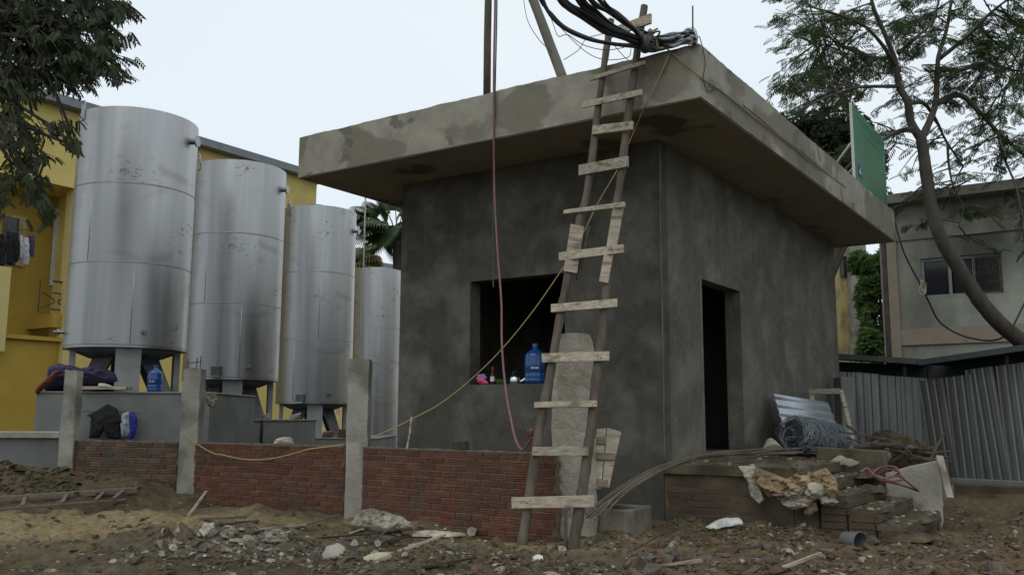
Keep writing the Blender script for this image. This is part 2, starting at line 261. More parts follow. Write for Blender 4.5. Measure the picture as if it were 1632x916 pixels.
# ------------------------------------------------------------------ mesh builder
class MB:
    def __init__(s): s.v = []; s.f = []; s.mi = []; s.cur = 0
    def add(s, vs, fs):
        o = len(s.v); s.v += [tuple(p) for p in vs]; s.f += [tuple(i+o for i in f) for f in fs]; s.mi += [s.cur]*len(fs); return s
    def obb(s, c, ax, ay, az, j=0):
        c = V(c); P = []
        for k in (-1, 1):
            for q in (-1, 1):
                for i in (-1, 1):
                    p = c + ax*i + ay*q + az*k
                    if j: p = p + V((random.uniform(-j, j), random.uniform(-j, j), random.uniform(-j, j)))
                    P.append(p)
        return s.add(P, [(0, 2, 3, 1), (4, 5, 7, 6), (0, 1, 5, 4), (2, 6, 7, 3), (0, 4, 6, 2), (1, 3, 7, 5)])
    def box(s, lo, hi):
        lo = V(lo); hi = V(hi); c = (lo+hi)/2; d = (hi-lo)/2
        return s.obb(c, V((d.x, 0, 0)), V((0, d.y, 0)), V((0, 0, d.z)))
    def bar(s, a, b, wd, th, side=None, j=0):
        """plank from a to b: wd along side, th across"""
        a = V(a); b = V(b); d = b-a; l = d.length; d.normalize()
        side = V(side) if side is not None else d.cross(V((0, 0, 1)))
        n = d.cross(side).normalized(); sd_ = n.cross(d).normalized()
        return s.obb((a+b)/2, d*(l/2), sd_*(wd/2), n*(th/2), j)
    def tube(s, pts, r, n=6, wob=0, flat=1.0):
        pts = [V(p) for p in pts]; rs = r if isinstance(r, (list, tuple)) else [r]*len(pts)
        P = []; prev = None
        for i, p in enumerate(pts):
            d = (pts[min(i+1, len(pts)-1)]-pts[max(i-1, 0)])
            if d.length < 1e-9: d = V((0, 0, 1))
            d.normalize()
            if prev is None:
                a = d.orthogonal().normalized()
            else:
                a = prev - d*prev.dot(d)
                a = a.normalized() if a.length > 1e-6 else d.orthogonal().normalized()
            prev = a; b = d.cross(a)
            for k in range(n):
                t = 2*math.pi*k/n; rr = rs[i]*(1+(random.uniform(-wob, wob) if wob else 0))
                P.append(p + a*math.cos(t)*rr + b*math.sin(t)*rr*flat)
        Fs = []
        for i in range(len(pts)-1):
            for k in range(n): Fs.append((i*n+k, i*n+(k+1) % n, (i+1)*n+(k+1) % n, (i+1)*n+k))
        Fs.append(tuple(range(n-1, -1, -1))); Fs.append(tuple((len(pts)-1)*n+k for k in range(n)))
        return s.add(P, Fs)
    def lathe(s, c, prof, n=32, axis=None, close=False):
        """prof: (radius, height) pairs round an axis through c"""
        c = V(c); ax = V(axis).normalized() if axis is not None else V((0, 0, 1)); a = ax.orthogonal().normalized(); b = ax.cross(a)
        P = []
        for r, h in prof:
            for k in range(n):
                t = 2*math.pi*k/n; P.append(c + ax*h + a*(r*math.cos(t)) + b*(r*math.sin(t)))
        Fs = []
        for i in range(len(prof)-1):
            for k in range(n): Fs.append((i*n+k, i*n+(k+1) % n, (i+1)*n+(k+1) % n, (i+1)*n+k))
        if prof[0][0] > 1e-4: Fs.append(tuple(range(n-1, -1, -1)))
        if prof[-1][0] > 1e-4: Fs.append(tuple((len(prof)-1)*n+k for k in range(n)))
        return s.add(P, Fs)
    def prism(s, poly, d):
        """closed solid: polygon (3D points) swept along d"""
        n = len(poly); P = [V(p) for p in poly]+[V(p)+V(d) for p in poly]
        Fs = [tuple(range(n-1, -1, -1)), tuple(range(n, 2*n))]+[(i, (i+1) % n, n+(i+1) % n, n+i) for i in range(n)]
        return s.add(P, Fs)

OFF = {}
def mk(name, mb, mat, off=V((0, 0, 0)), smooth=False, bevel=0):
    me = bpy.data.meshes.new(name)
    arr = np.array(mb.v, dtype=np.float64) - np.array(off)
    me.from_pydata(arr.tolist(), [], mb.f)
    for x in (mat if isinstance(mat, (list, tuple)) else [mat]): me.materials.append(MATS[x])
    if isinstance(mat, (list, tuple)): me.polygons.foreach_set('material_index', mb.mi)
    import bmesh
    if len(mb.f) < 60000:
        bm = bmesh.new(); bm.from_mesh(me); bmesh.ops.recalc_face_normals(bm, faces=bm.faces)
        if bevel: bmesh.ops.bevel(bm, geom=[e for e in bm.edges if len(e.link_faces) == 2 and e.calc_face_angle(0) > .6], offset=bevel, segments=1, affect='EDGES', clamp_overlap=True)
        bm.to_mesh(me); bm.free()
    if smooth: me.polygons.foreach_set('use_smooth', [True]*len(me.polygons))
    me.update(); return me
def sharp(o, a=35):
    me = o.data
    me.polygons.foreach_set('use_smooth', [True]*len(me.polygons))
    try: me.set_sharp_from_angle(angle=R(a))
    except Exception: pass
def link(o, parent=None):
    COL.objects.link(o)
    if parent is not None: o.parent = parent
    return o
def tag(o, label, cat, group=None):
    o['label'] = label; o['category'] = cat
    if group: o['group'] = group
    return o
def thing(name, label, cat, loc, group=None):
    o = bpy.data.objects.new(name, None); o.empty_display_size = .1; link(o); o.location = V(loc); OFF[o.name] = V(loc)
    return tag(o, label, cat, group)
def part(name, mb, mat, parent, smooth=False, bevel=0, sh=0, label=None, stuff=False):
    off = OFF[parent.name]; o = bpy.data.objects.new(name, mk(name, mb, mat, off, smooth, bevel)); link(o, parent); OFF[o.name] = off
    if sh: sharp(o, sh)
    if label: o['label'] = label
    if stuff: o['kind'] = 'stuff'
    return o
def solo(name, mb, mat, label=None, cat=None, group=None, smooth=False, bevel=0, sh=0, kind=None):
    a = np.array(mb.v); c = (a.min(0)+a.max(0))/2; c[2] = a[:, 2].min(); c = V(c)
    o = bpy.data.objects.new(name, mk(name, mb, mat, c, smooth, bevel)); o.location = c; link(o); OFF[o.name] = c
    if sh: sharp(o, sh)
    if label: tag(o, label, cat, group)
    if kind: o['kind'] = kind
    return o
def spline(pts, k=6):
    pts = [V(p) for p in pts]; q = [pts[0]*2-pts[1]]+pts+[pts[-1]*2-pts[-2]]; o = []
    for i in range(1, len(q)-2):
        a, b, c, d = q[i-1:i+3]
        for j in range(k):
            t = j/k; o.append(.5*((2*b)+(c-a)*t+(2*a-5*b+4*c-d)*t*t+(3*b-a-3*c+d)*t**3))
    o.append(pts[-1]); return o
def lerp(a, b, t): return a+(b-a)*t
def interp(tab, x):
    for (x0, y0), (x1, y1) in zip(tab, tab[1:]):
        if (x-x0)*(x-x1) <= 0: return y0+(y1-y0)*(x-x0)/(x1-x0)
    return tab[0][1] if abs(x-tab[0][0]) < abs(x-tab[-1][0]) else tab[-1][1]

# ------------------------------------------------------------------ ground
GZ = .30
def _hash(ix, iy, s): 
    h = (ix*374761393 + iy*668265263 + s*2147483647 + 12345) & 0xffffffff
    h = ((h ^ (h >> 13))*1274126177) & 0xffffffff
    return ((h ^ (h >> 16)) & 0xffff)/65535.0
def vnoise(x, y, s=0):
    ix = np.floor(x).astype(np.int64); iy = np.floor(y).astype(np.int64); fx = x-ix; fy = y-iy
    fx = fx*fx*(3-2*fx); fy = fy*fy*(3-2*fy)
    return (_hash(ix, iy, s)*(1-fx)+_hash(ix+1, iy, s)*fx)*(1-fy)+(_hash(ix, iy+1, s)*(1-fx)+_hash(ix+1, iy+1, s)*fx)*fy
def fbm(x, y, s=0, o=5):
    r = 0; a = .5; f = 1
    for i in range(o): r = r+a*(vnoise(x*f, y*f, s+i)-.5); a *= .55; f *= 2.03
    return r
MOUNDS = [(-3.3, 10.0, 2.2, .8, .17), (-1.6, 9.1, 1.2, .5, .05), (-6.9, 11.9, 1.5, .9, .62), (-5.1, 11.7, .9, .7, .22), (-2.6, 7.9, 1.1, .55, .20),
          (.6, 8.1, 1.0, .7, .05), (-.9, 7.3, 1.1, .5, .07), (2.6, 7.4, 1.8, .8, .06), (-5.6, 8.2, 1.6, .9, -.08), (4.8, 8.0, 1.5, .8, .05), (-4.4, 12.2, 1.2, .8, .13), (1.15, 9.0, .45, .35, .11), (2.5, 9.55, .7, .30, .12), (-5.9, 9.3, 1.3, .6, .05)]
def height(x, y):
    x = np.asarray(x, float); y = np.asarray(y, float)
    t = np.clip((y-2.0)/3.6, 0, 1); h = GZ*(t*t*(3-2*t))
    for mx_, my_, rx, ry, a in MOUNDS: h = h + a*np.exp(-((x-mx_)/rx)**2-((y-my_)/ry)**2)
    near = np.exp(-(x/11.0)**4-((y-9)/7.0)**4)
    calm = 1-.55*np.exp(-((x-.4)/1.6)**2-((y-8.3)/.8)**2)
    h = h + near*calm*(.20*fbm(x*1.1, y*1.1, 3)+.20*fbm(x*3.3, y*3.3, 9, 4)+.10*np.abs(fbm(x*7, y*7, 21, 3))-.02)
    return h
_gx = np.arange(-16, 16.001, .06); _gy = np.arange(0, 32.001, .06)
_HG = height(*np.meshgrid(_gx, _gy)).tolist()
def hz(x, y):
    u = (x+16)/.06; v = y/.06
    if not (0 <= u < 532 and 0 <= v < 532): return float(height(x, y))
    i = int(u); j = int(v); u -= i; v -= j; a = _HG[j]; b = _HG[j+1]
    return (a[i]*(1-u)+a[i+1]*u)*(1-v)+(b[i]*(1-u)+b[i+1]*u)*v
def gp(px, py):
    """the ground point that a pixel sees"""
    d = ray(px, py); t = 5.0; dx, dy, dz = d
    while t < 24 and CH+dz*t > hz(dx*t, dy*t): t += .12
    lo, hi = t-.12, t
    for _ in range(6):
        m = (lo+hi)/2
        if CH+dz*m > hz(dx*m, dy*m): lo = m
        else: hi = m
    return V((dx*hi, dy*hi, hz(dx*hi, dy*hi)))
xs = np.concatenate([-np.geomspace(400, 10.2, 22), np.arange(-10, 10.01, .045), np.geomspace(10.2, 400, 22)])
ys = np.concatenate([-np.geomspace(300, 1, 14), np.linspace(-.5, 4.5, 14), np.arange(4.6, 14.5, .045), np.linspace(14.6, 20, 40), np.geomspace(20.6, 600, 26)])
X, Y = np.meshgrid(xs, ys); Z = height(X, Y)
nx, ny = len(xs), len(ys)
gme = bpy.data.meshes.new('ground')
idx = np.arange(nx*ny).reshape(ny, nx)
quads = np.stack([idx[:-1, :-1], idx[:-1, 1:], idx[1:, 1:], idx[1:, :-1]], -1).reshape(-1, 4)
gme.from_pydata(np.stack([X, Y, Z], -1).reshape(-1, 3).tolist(), [], quads.tolist())
gme.update(); gme.polygons.foreach_set('use_smooth', [True]*len(quads))
ca = gme.color_attributes.new('soil', 'FLOAT_COLOR', 'POINT')
def blob(cx, cy, rx, ry): return np.exp(-((X-cx)/rx)**2-((Y-cy)/ry)**2)
nz1 = np.clip(.5+1.6*fbm(X*2, Y*2, 50), 0, 1)
sand = np.clip((blob(-3.2, 9.6, 3.0, .8)+blob(.3, 8.3, 1.5, .55)+.8*blob(-5.2, 9.6, 1.6, .9)+.5*blob(2.4, 8.7, 1.2, .4))*(.45+.75*nz1), 0, 1)
redd = np.clip((blob(4.0, 8.0, 2.6, 1.3)+.6*blob(6, 12, 3, 2)+.7*blob(2.2, 7.0, 1.5, .6))*(1.2-nz1)*.8, 0, 1)
grey = np.clip((blob(-2.3, 7.5, .9, .45)+.7*blob(1.4, 7.3, .9, .4))*nz1*1.1, 0, 1)
ca.data.foreach_set('color', np.stack([sand, redd, grey, np.ones_like(X)], -1).ravel())
gme.materials.append(MATS['mud'])
g = bpy.data.objects.new('ground', gme); link(g); g['kind'] = 'structure'

# ------------------------------------------------------------------ the pump house
TH = .9772
U = V((-math.sin(TH), math.cos(TH), 0)); W = V((math.cos(TH), math.sin(TH), 0)); UP = V((0, 0, 1))
C0 = V((1.6888, 10.3287, 0)); LL, RR = 3.8901, 7.5316
OA, OB, OL, OR = 1.0523, .9641, .9634, .5756
ZB, ZT = 4.6747, 5.2375
def H(a, b, z): return C0+U*a+W*b+UP*z
def wall_panel(mb, P, d, n, L, z0, z1, th, op=None):
    """a wall from P along d, n points inwards; op = (s0, s1, za, zb) opening through it"""
    def q(s, z, i): return P+d*s+UP*z+n*(th*i)
    if not op:
        mb.add([q(s, z, i) for i in (0, 1) for z in (z0, z1) for s in (0, L)], [(0, 1, 3, 2), (4, 6, 7, 5), (0, 4, 5, 1), (2, 3, 7, 6), (0, 2, 6, 4), (1, 5, 7, 3)]); return
    s0, s1, za, zb = op; ss = (0, s0, s1, L); zz = (z0, za, zb, z1)
    vs = [q(s, z, i) for i in (0, 1) for z in zz for s in ss]; fs = []
    for r in range(3):
        for c in range(3):
            if r == 1 and c == 1: continue
            a = r*4+c
            fs.append((a, a+1, a+5, a+4)); fs.append((16+a, 16+a+4, 16+a+5, 16+a+1))
    for a, b in ((5, 6), (6, 10), (10, 9), (9, 5)): fs.append((a, b, 16+b, 16+a))
    for a, b in ((0, 1), (1, 2), (2, 3), (3, 7), (7, 11), (11, 15), (15, 14), (14, 13), (13, 12), (12, 8), (8, 4), (4, 0)): fs.append((b, a, 16+a, 16+b))
    mb.add(vs, fs)
house = thing('pump_house', 'dark grey cement-rendered pump house with a wide flat overhanging roof, ladder in front', 'building', H(LL/2, RR/2, 0))
TW = .22
mb = MB(); wall_panel(mb, H(0, 0, 0), U, W, LL, 0, ZB, TW, (1.264, 2.690, 1.868, 3.204)); part('wall', mb, 'damp_cement', house, label='dark damp wall with the square window opening')
mb = MB(); wall_panel(mb, H(0, TW+.001, 0), W, U, RR-TW, 0, ZB-.002, TW, (1.211-TW, 2.568-TW, 1.041, 3.181)); part('wall', mb, 'dry_cement', house, label='streaky grey wall with the tall door opening')
mb = MB(); wall_panel(mb, H(LL, TW+.001, 0), W, -U, RR-TW, 0, ZB-.003, TW); part('wall', mb, 'damp_cement', house)
mb = MB(); wall_panel(mb, H(TW+.001, RR, 0), U, -W, LL-2*TW-.002, 0, ZB-.004, TW); part('wall', mb, 'damp_cement', house)
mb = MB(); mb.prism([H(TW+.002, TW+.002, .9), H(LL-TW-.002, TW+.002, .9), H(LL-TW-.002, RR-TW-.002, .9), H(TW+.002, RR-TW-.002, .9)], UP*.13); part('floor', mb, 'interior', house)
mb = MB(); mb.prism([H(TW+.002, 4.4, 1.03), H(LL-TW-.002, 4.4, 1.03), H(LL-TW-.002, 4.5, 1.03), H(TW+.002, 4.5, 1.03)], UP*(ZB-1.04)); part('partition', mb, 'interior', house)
# roof slab: rough cast edges
mb = MB()
def slab_ring(z, j, ins=0):
    P = []
    A0, A1, B0, B1 = -OB+ins, LL+OL-ins, -OA+ins, RR+OR-ins
    for (a0, b0), (a1, b1) in (((A0, B0), (A1, B0)), ((A1, B0), (A1, B1)), ((A1, B1), (A0, B1)), ((A0, B1), (A0, B0))):
        n = int((max(abs(a1-a0), abs(b1-b0))+2*ins)/.08+.5)
        for i in range(n):
            t = i/n; k = 0 if i == 0 else j
            P.append(H(lerp(a0, a1, t), lerp(b0, b1, t), z+noise.noise(V((a0+t*9, b0+t*7, z)))*k*1.6+random.uniform(-k, k)*.5))
    return P
r0, r1, r2, r3 = slab_ring(ZB, .003), slab_ring(ZB+.2, 0), slab_ring(ZT, .009), slab_ring(ZT+.006, .005, .05)
n = len(r0)
mb.add(r0+r1+r2+r3, [(k*n+i, k*n+(i+1) % n, (k+1)*n+(i+1) % n, (k+1)*n+i) for k in range(3) for i in range(n)]+[tuple(3*n+i for i in range(n))])
part('roof_slab', mb, 'stained_cement', house)
mb = MB(); i_ = .012
mb.prism([H(-OB+i_, -OA+i_, ZB-.012), H(LL+OL-i_, -OA+i_, ZB-.012), H(LL+OL-i_, RR+OR-i_, ZB-.012), H(-OB+i_, RR+OR-i_, ZB-.012)], UP*.0115); part('soffit', mb, 'soffit_cement', house)
# rough plaster bead down the corner and round the openings
mb = MB(); pts = [];
for k in range(60):
    z = .97+(ZB-.99)*k/59; wv = .035+.018*noise.noise(V((3, 1, z*2.5)))+(.03 if z > 4.0 else 0)
    pts.append((z, max(.012, wv)))
vs = []; fs = []
for k, (z, wv) in enumerate(pts):
    b0 = .012+.012*noise.noise(V((8, 2, z*1.7)))
    vs += [H(-.001, b0, z), H(-.007, b0+wv*.3, z), H(-.006, b0+wv*.7, z), H(-.001, b0+wv, z)]
    if k:
        o = (k-1)*4; fs += [(o+i, o+i+1, o+i+5, o+i+4) for i in range(3)]+[(o, o+4, o+7, o+3)]
fs += [(0, 1, 2, 3), tuple(len(vs)-4+i for i in (3, 2, 1, 0))]
mb.add(vs, fs); part('corner_bead', mb, 'lime_edge', house, smooth=True)
mb = MB(); mb.prism([H(-.006, 1.12, 1.045), H(-.006, 1.12, 3.22), H(-.006, 1.205, 3.22), H(-.006, 1.205, 1.045)], U*.005); part('door_plaster_edge', mb, 'lime_edge', house)
# a crack along the roof edge
mb = MB(); pc = [H(-OB-.004, b, ZT-.30+.01*math.sin(b*3)) for b in np.linspace(.2, RR*.62, 30)]; mb.tube(pc, .004, 4); part('edge_wire', mb, 'iron', house)

# ------------------------------------------------------------------ platform and stairs
plat = thing('entrance_platform', 'muddy brick and concrete entrance platform along the door side of the grey pump house', 'platform', H(-.8, 2.4, 0))
PZ = .955
mb = MB(); mb.prism([H(-.003, .011, 0), H(-1.42, .011, 0), H(-1.42, 8.2, 0), H(-.003, 8.2, 0)], UP*(PZ-.10)); part('core', mb, 'concrete_muddy', plat)
def slab_top(mb, a0, a1, b0, b1, z0, z1, na=20, nb=60, amp=.012):
    vs = []; fs = []
    for i in range(na+1):
        for j in range(nb+1):
            a = lerp(a0, a1, i/na); b = lerp(b0, b1, j/nb); p = H(a, b, z1); e = 0 if i in (0, na) or j in (0, nb) else 1
            vs.append(p+UP*((fbm(np.array(p.x*4.), np.array(p.y*4.), 5, 4)*amp*4)+random.uniform(-1, 1)*amp*.25)*(1 if e else .6))
    for i in range(na):
        for j in range(nb): q = i*(nb+1)+j; fs.append((q, q+1, q+nb+2, q+nb+1))
    o = len(vs); rim = [i*(nb+1) for i in range(na+1)]+[na*(nb+1)+j for j in range(1, nb+1)]+[i*(nb+1)+nb for i in range(na-1, -1, -1)]+[j for j in range(nb-1, 0, -1)]
    for r_ in rim: vs.append(V((vs[r_].x, vs[r_].y, z0)))
    m_ = len(rim)
    for k in range(m_): fs.append((rim[k], o+k, o+(k+1) % m_, rim[(k+1) % m_]))
    fs.append(tuple(o+k for k in range(m_))); mb.add(vs, fs)
mb = MB(); slab_top(mb, -.004, -1.47, -.03, 8.2, PZ-.10, PZ, 24, 90, .016); part('topping', mb, 'concrete_muddy', plat, sh=50)

# bricks -----------------------------------------------------------
def brick_mesh(name, L_, D_, H_, mat, ribs=2, seed=0):
    """chipped hollow brick: fluted front face (towards -y)"""
    rnd = random.Random(seed); mb = MB(); z = []; prof = []
    g = .010
    zs = [0]
    prof = [(D_/2, -H_/2), (-D_/2+.003, -H_/2)]
    for k in range(ribs+1):
        za = -H_/2+H_*(k)/(ribs+1); zb = -H_/2+H_*(k+1)/(ribs+1)
        prof += [(-D_/2, za+.004), (-D_/2, zb-.004)]
        if k < ribs: prof += [(-D_/2+g, zb-.001), (-D_/2+g, zb+.001)]
    prof += [(-D_/2+.003, H_/2), (D_/2, H_/2)]
    n = len(prof); vs = []
    for e in (-1, 1):
        for y, zz in prof:
            c = .003 if y < 0 else 0
            vs.append(V((e*(L_/2-c)+rnd.uniform(-.004, .004), y+rnd.uniform(-.0025, .0015), zz+rnd.uniform(-.0015, .0015))))
    mb.add(vs, [tuple(range(n)), tuple(range(2*n-1, n-1, -1))]+[(i, (i+1) % n, n+(i+1) % n, n+i) for i in range(n)])
    me = mk(name, mb, mat); return me
BR = [brick_mesh('brick', .205, .09, .056, 'brick_red', 2, s) for s in range(5)]
BRH = [brick_mesh('brick', .10, .09, .056, 'brick_red', 2, s+20) for s in range(2)]
BO = [brick_mesh('brick', .205, .09, .060, 'brick_old', 1, s+40) for s in range(5)]
BM_ = [brick_mesh('brick', .215, .09, .060, 'brick_mud', 0, s+60) for s in range(5)]
def lay_bricks(root, P0, P1, ztop, z0f, variants, course, halves=None, wob=.004, skip=0, tilt=.012):
    """rows of separate bricks on the line P0-P1, from the top course down to the ground"""
    d = (P1-P0); d.z = 0; L = d.length; d.normalize(); ang = math.atan2(d.y, d.x); nin = V((-d.y, d.x, 0)); off = OFF[root.name]
    step = .217; row = 0; z = ztop-course/2; cnt = 0
    while z > -.1:
        x = -.5*step*(row % 2)+random.uniform(-.03, .03)
        any_ = False
        while x < L:
            x0 = max(x, 0); x1 = min(x+step, L)
            if x1-x0 > .05:
                cx = (x0+x1)/2; p = P0+d*cx
                if z+course/2 > z0f(p)-.03:
                    any_ = True
                    if random.random() > skip:
                        fullw = x1-x0 > step*.75
                        me = random.choice(variants if (fullw or halves is None) else halves)
                        o = bpy.data.objects.new('brick', me); base = .205 if (fullw or halves is None) else .10
                        link(o, root); o.location = V((p.x, p.y, z+random.uniform(-.003, .003)))+nin*random.uniform(-wob, wob)-off
                        o.rotation_euler = (random.uniform(-.02, .02), random.uniform(-tilt, tilt), ang+random.uniform(-.02, .02))
                        o.scale = ((x1-x0-.012)/base, 1, 1); cnt += 1
            x += step
        if not any_ and z < GZ: break
        z -= course; row += 1
    return cnt
zg = lambda p: hz(p.x, p.y)
# muddy brick side of the platform (below the topping)
lay_bricks(plat, H(-.03, .052, 0), H(-1.05, .052, 0), PZ-.24, zg, BM_, .071)
stairs = thing('stairs', 'muddy concrete steps going down from the door platform, with rubble on their treads', 'stairs', H(-1.9, .9, 0))
SE = [(1.42, .955), (1.68, .83), (1.95, .70), (2.22, .575), (2.50, .45)]
for k in range(1, 5):
    s0 = SE[k-1][0]+.001; s1, zt = SE[k]
    mb = MB(); slab_top(mb, -s0-.0, -s1, .0, 1.78, zt-.055, zt, 8, 50, .013); part('tread', mb, 'concrete_muddy', stairs, sh=70)
    mb = MB(); mb.prism([H(-1.425, .02, -.05), H(-s1+.015, .02, -.05), H(-s1+.015, 1.77, -.05), H(-1.425, 1.77, -.05)], UP*(SE[4][1] if False else 0.05+.0)) if False else None
mb = MB()
for k in range(1, 5):
    s0 = SE[k-1][0]+.003; s1, zt = SE[k]
    mb.prism([H(-s0-.002, .02, -.05), H(-s1+.012, .02, -.05), H(-s1+.012, 1.76, -.05), H(-s0-.002, 1.76, -.05)], UP*(zt-.055+.049))
part('riser_masonry', mb, 'concrete_muddy', stairs)
off = OFF[stairs.name]
for k in range(1, 5):                       # bricks showing in the risers and in the side of the flight
    s1, zt = SE[k]; ang = math.atan2(W.y, W.x)
    for j in range(8):
        o = bpy.data.objects.new('brick', random.choice(BM_)); link(o, stairs); p = H(-s1+.03, .11+j*.215, zt-.085); o.location = p-off; o.rotation_euler = (0, random.uniform(-.02, .02), ang); o.scale.x = .95
    for r_ in range(4):
        z = zt-.085-.068*r_
        if z < .3: break
        o = bpy.data.objects.new('brick', random.choice(BM_)); link(o, stairs); p = H(-s1+.135, .045, z); o.location = p-off; o.rotation_euler = (0, 0, math.atan2(-U.y, -U.x)); o.scale.x = 1.1
par = thing('stair_parapet', 'plastered low concrete parapet closing the right side of the muddy steps', 'wall', H(-2, 1.9, 0))
mb = MB(); mb.prism([H(-1.15, 1.83, .2), H(-1.93, 1.83, .2), H(-1.93, 1.83, 1.09), H(-1.15, 1.83, 1.12)], W*.16); part('upper_block', mb, 'concrete_muddy', par, bevel=.012)
mb = MB(); mb.prism([H(-1.934, 1.80, .2), H(-2.50, 1.80, .2), H(-2.50, 1.80, 1.0), H(-2.2, 1.80, .93), H(-1.934, 1.80, .84)], W*.15); part('lower_block', mb, 'concrete', par, bevel=.01)

# ------------------------------------------------------------------ tanks
def tank(px, pyc, Y, zt_pt, zb_pt, Rr, seams, legh, label, lug=True, box=None, taps=(), stub=None):
    c = at(px, pyc, Y); zt = at(px, zt_pt, Y-Rr).z; zb = at(px, zb_pt, Y-Rr).z
    base = V((c.x, c.y, zb-legh)); r = thing('steel_tank', label, 'tank', base, 'stainless steel tanks in a row')
    c = V((c.x, c.y, 0))
    mb = MB(); prof = [(Rr, zb+.012), (Rr+.004, zb+.03)]
    zz = [zb+.03]+[at(px, s, Y-Rr).z for s in reversed(seams)]+[zt]
    for a, b in zip(zz, zz[1:]):
        for h_ in (.012, .04): prof.append((Rr+.004, a+h_))
        for h_ in (.04, .012): prof.append((Rr+.004, b-h_))
        prof.append((Rr-.004, b))
    prof[-1] = (Rr, zt-.02); prof.append((Rr-.03, zt))
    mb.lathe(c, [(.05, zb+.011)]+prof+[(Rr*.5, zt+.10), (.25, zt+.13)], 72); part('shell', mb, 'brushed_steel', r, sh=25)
    for s in seams:
        z = at(px, s, Y-Rr).z; mb = MB(); mb.lathe(c, [(Rr-.003, z-.012), (Rr+.006, z-.006), (Rr+.006, z+.006), (Rr-.003, z+.012)], 72); part('weld_seam', mb, 'steel_plain', r, smooth=True)
    for k, (za_, zb_) in enumerate(zip(zz, zz[1:])):
        a = R(-90)+(.45, -.35, 1.9)[k % 3]*(1 if px < 400 else -.8); d = V((math.cos(a), math.sin(a), 0)); mb = MB(); mb.tube([c+d*(Rr+.002)+UP*(za_+.02), c+d*(Rr+.002)+UP*(zb_-.03)], .007, 5); part('weld_seam', mb, 'steel_plain', r, smooth=True)
    mb = MB(); mb.lathe(c, [(.15, zb-.26), (Rr*.6, zb-.15), (Rr-.02, zb+.005)], 40); part('cone_bottom', mb, 'steel_dark', r, smooth=True)
    mb = MB(); mb.lathe(c, [(Rr-.005, zb-.015), (Rr+.012, zb-.015), (Rr+.012, zb+.02), (Rr-.005, zb+.02)], 72); part('bottom_rim', mb, 'steel_plain', r, sh=40)
    for k in range(4):
        a = math.pi/2*k+math.atan2(-c.y, -c.x)+.05; d = V((math.cos(a), math.sin(a), 0)); sd_ = V((-d.y, d.x, 0))
        mb = MB(); p = c+d*(Rr-.16)
        w0, w1 = .20, .19
        mb.add([p+d*(q*.05)+sd_*(i*(w0 if z_ else w1))+UP*(zb-.004-(0 if z_ else legh-.004)) for z_ in (1, 0) for q in (-1, 1) for i in (-1, 1)], [(0, 1, 3, 2), (4, 6, 7, 5), (0, 4, 5, 1), (2, 3, 7, 6), (0, 2, 6, 4), (1, 5, 7, 3)])
        mb.box(p+UP*(zb-legh)-V((.2, .2, 0)), p+UP*(zb-legh+.02)+V((.2, .2, 0)))
        part('leg', mb, 'leg_grey' if k != 2 else 'steel_dark', r)
    for k in range(4):
        a = math.pi/2*k+math.atan2(-c.y, -c.x)+.05+math.pi/4; d = V((math.cos(a), math.sin(a), 0)); sd_ = V((-d.y, d.x, 0)); mb = MB()
        p0 = c+d*(Rr*.45)+UP*(zb-.10); p1 = c+d*(Rr*.86)+UP*(zb-legh+.003); mb.prism([p0-sd_*.22, p0+sd_*.22, p1+sd_*.17, p1-sd_*.17], d*.05); part('strut', mb, 'steel_dark', r)
    if lug:
        for a in ([R(-133), R(47)]):
            d = V((math.cos(a), math.sin(a), 0)); sd_ = V((-d.y, d.x, 0)); mb = MB(); q = c+d*(Rr+.012)
            mb.obb(q+UP*(zt-.05), sd_*.07, d*.01, UP*.13)
            mb.tube([q+sd_*(.06*math.cos(t))+UP*(zt+.08+.09*math.sin(t)) for t in np.linspace(0, math.pi, 9)], .014, 6)
            part('lifting_lug', mb, 'steel_plain', r)
    mb = MB(); mb.lathe(c-V((0, .45, 0)), [(.24, zt+.0), (.28, zt+.0), (.28, zt+.075), (.0, zt+.09)], 28); part('manhole', mb, 'steel_dark', r, sh=40)
    for (tx, ty) in taps:
        p = at(tx, ty, Y); rel = (p-V((c.x, c.y, p.z))); x = max(-.98, min(.98, rel.x/Rr)); d = V((x, -math.sqrt(1-x*x), 0)); q = V((c.x, c.y, p.z))+d*Rr
        mb = MB(); mb.lathe(q-d*.02, [(.028, 0), (.028, .10), (.05, .10), (.05, .14), (.02, .14), (.02, .2), (.0, .2)], 12, axis=d); part('drain_tap', mb, 'steel_plain', r, sh=40)
    if box:
        p = at(box[0], box[1], Y-Rr*.85); x = (p.x-c.x)/Rr; d = V((x, -math.sqrt(max(.05, 1-x*x)), 0)); sd_ = V((-d.y, d.x, 0)); q = V((c.x, c.y, p.z))+d*(Rr+.03)
        mb = MB(); mb.obb(q, sd_*.11, d*.035, UP*.09); b = part('gauge_box', mb, 'steel_dark', r, bevel=.006)
        mb = MB(); mb.obb(q+d*.02-UP*.115, sd_*.09, d*.03, UP*.022); part('bracket', mb, 'steel_plain', b)
    if stub:
        p = at(stub[0], stub[1], Y); d = V((1, -.15, 0)).normalized(); q = V((c.x, c.y, p.z))+d*(Rr-.01)
        mb = MB(); mb.lathe(q, [(.055, 0), (.055, .12), (.10, .12), (.10, .15), (.0, .15)], 16, axis=d); part('inlet_flange', mb, 'steel_plain', r, sh=40)
    return r
tank(213, 365, 16.1, 168, 551, 1.0, (290, 416), .78, 'big steel tank on four legs nearest the yellow building, blue bottle standing under its rim', box=None, taps=((127, 534), (258, 535)), stub=(312, 230))
tank(376, 430, 20.1, 253, 603, 1.0, (370, 482), .95, 'second steel tank with a black gauge box low on its side, between two taller tanks', box=(349, 591), taps=((412, 588),), stub=(453, 305))
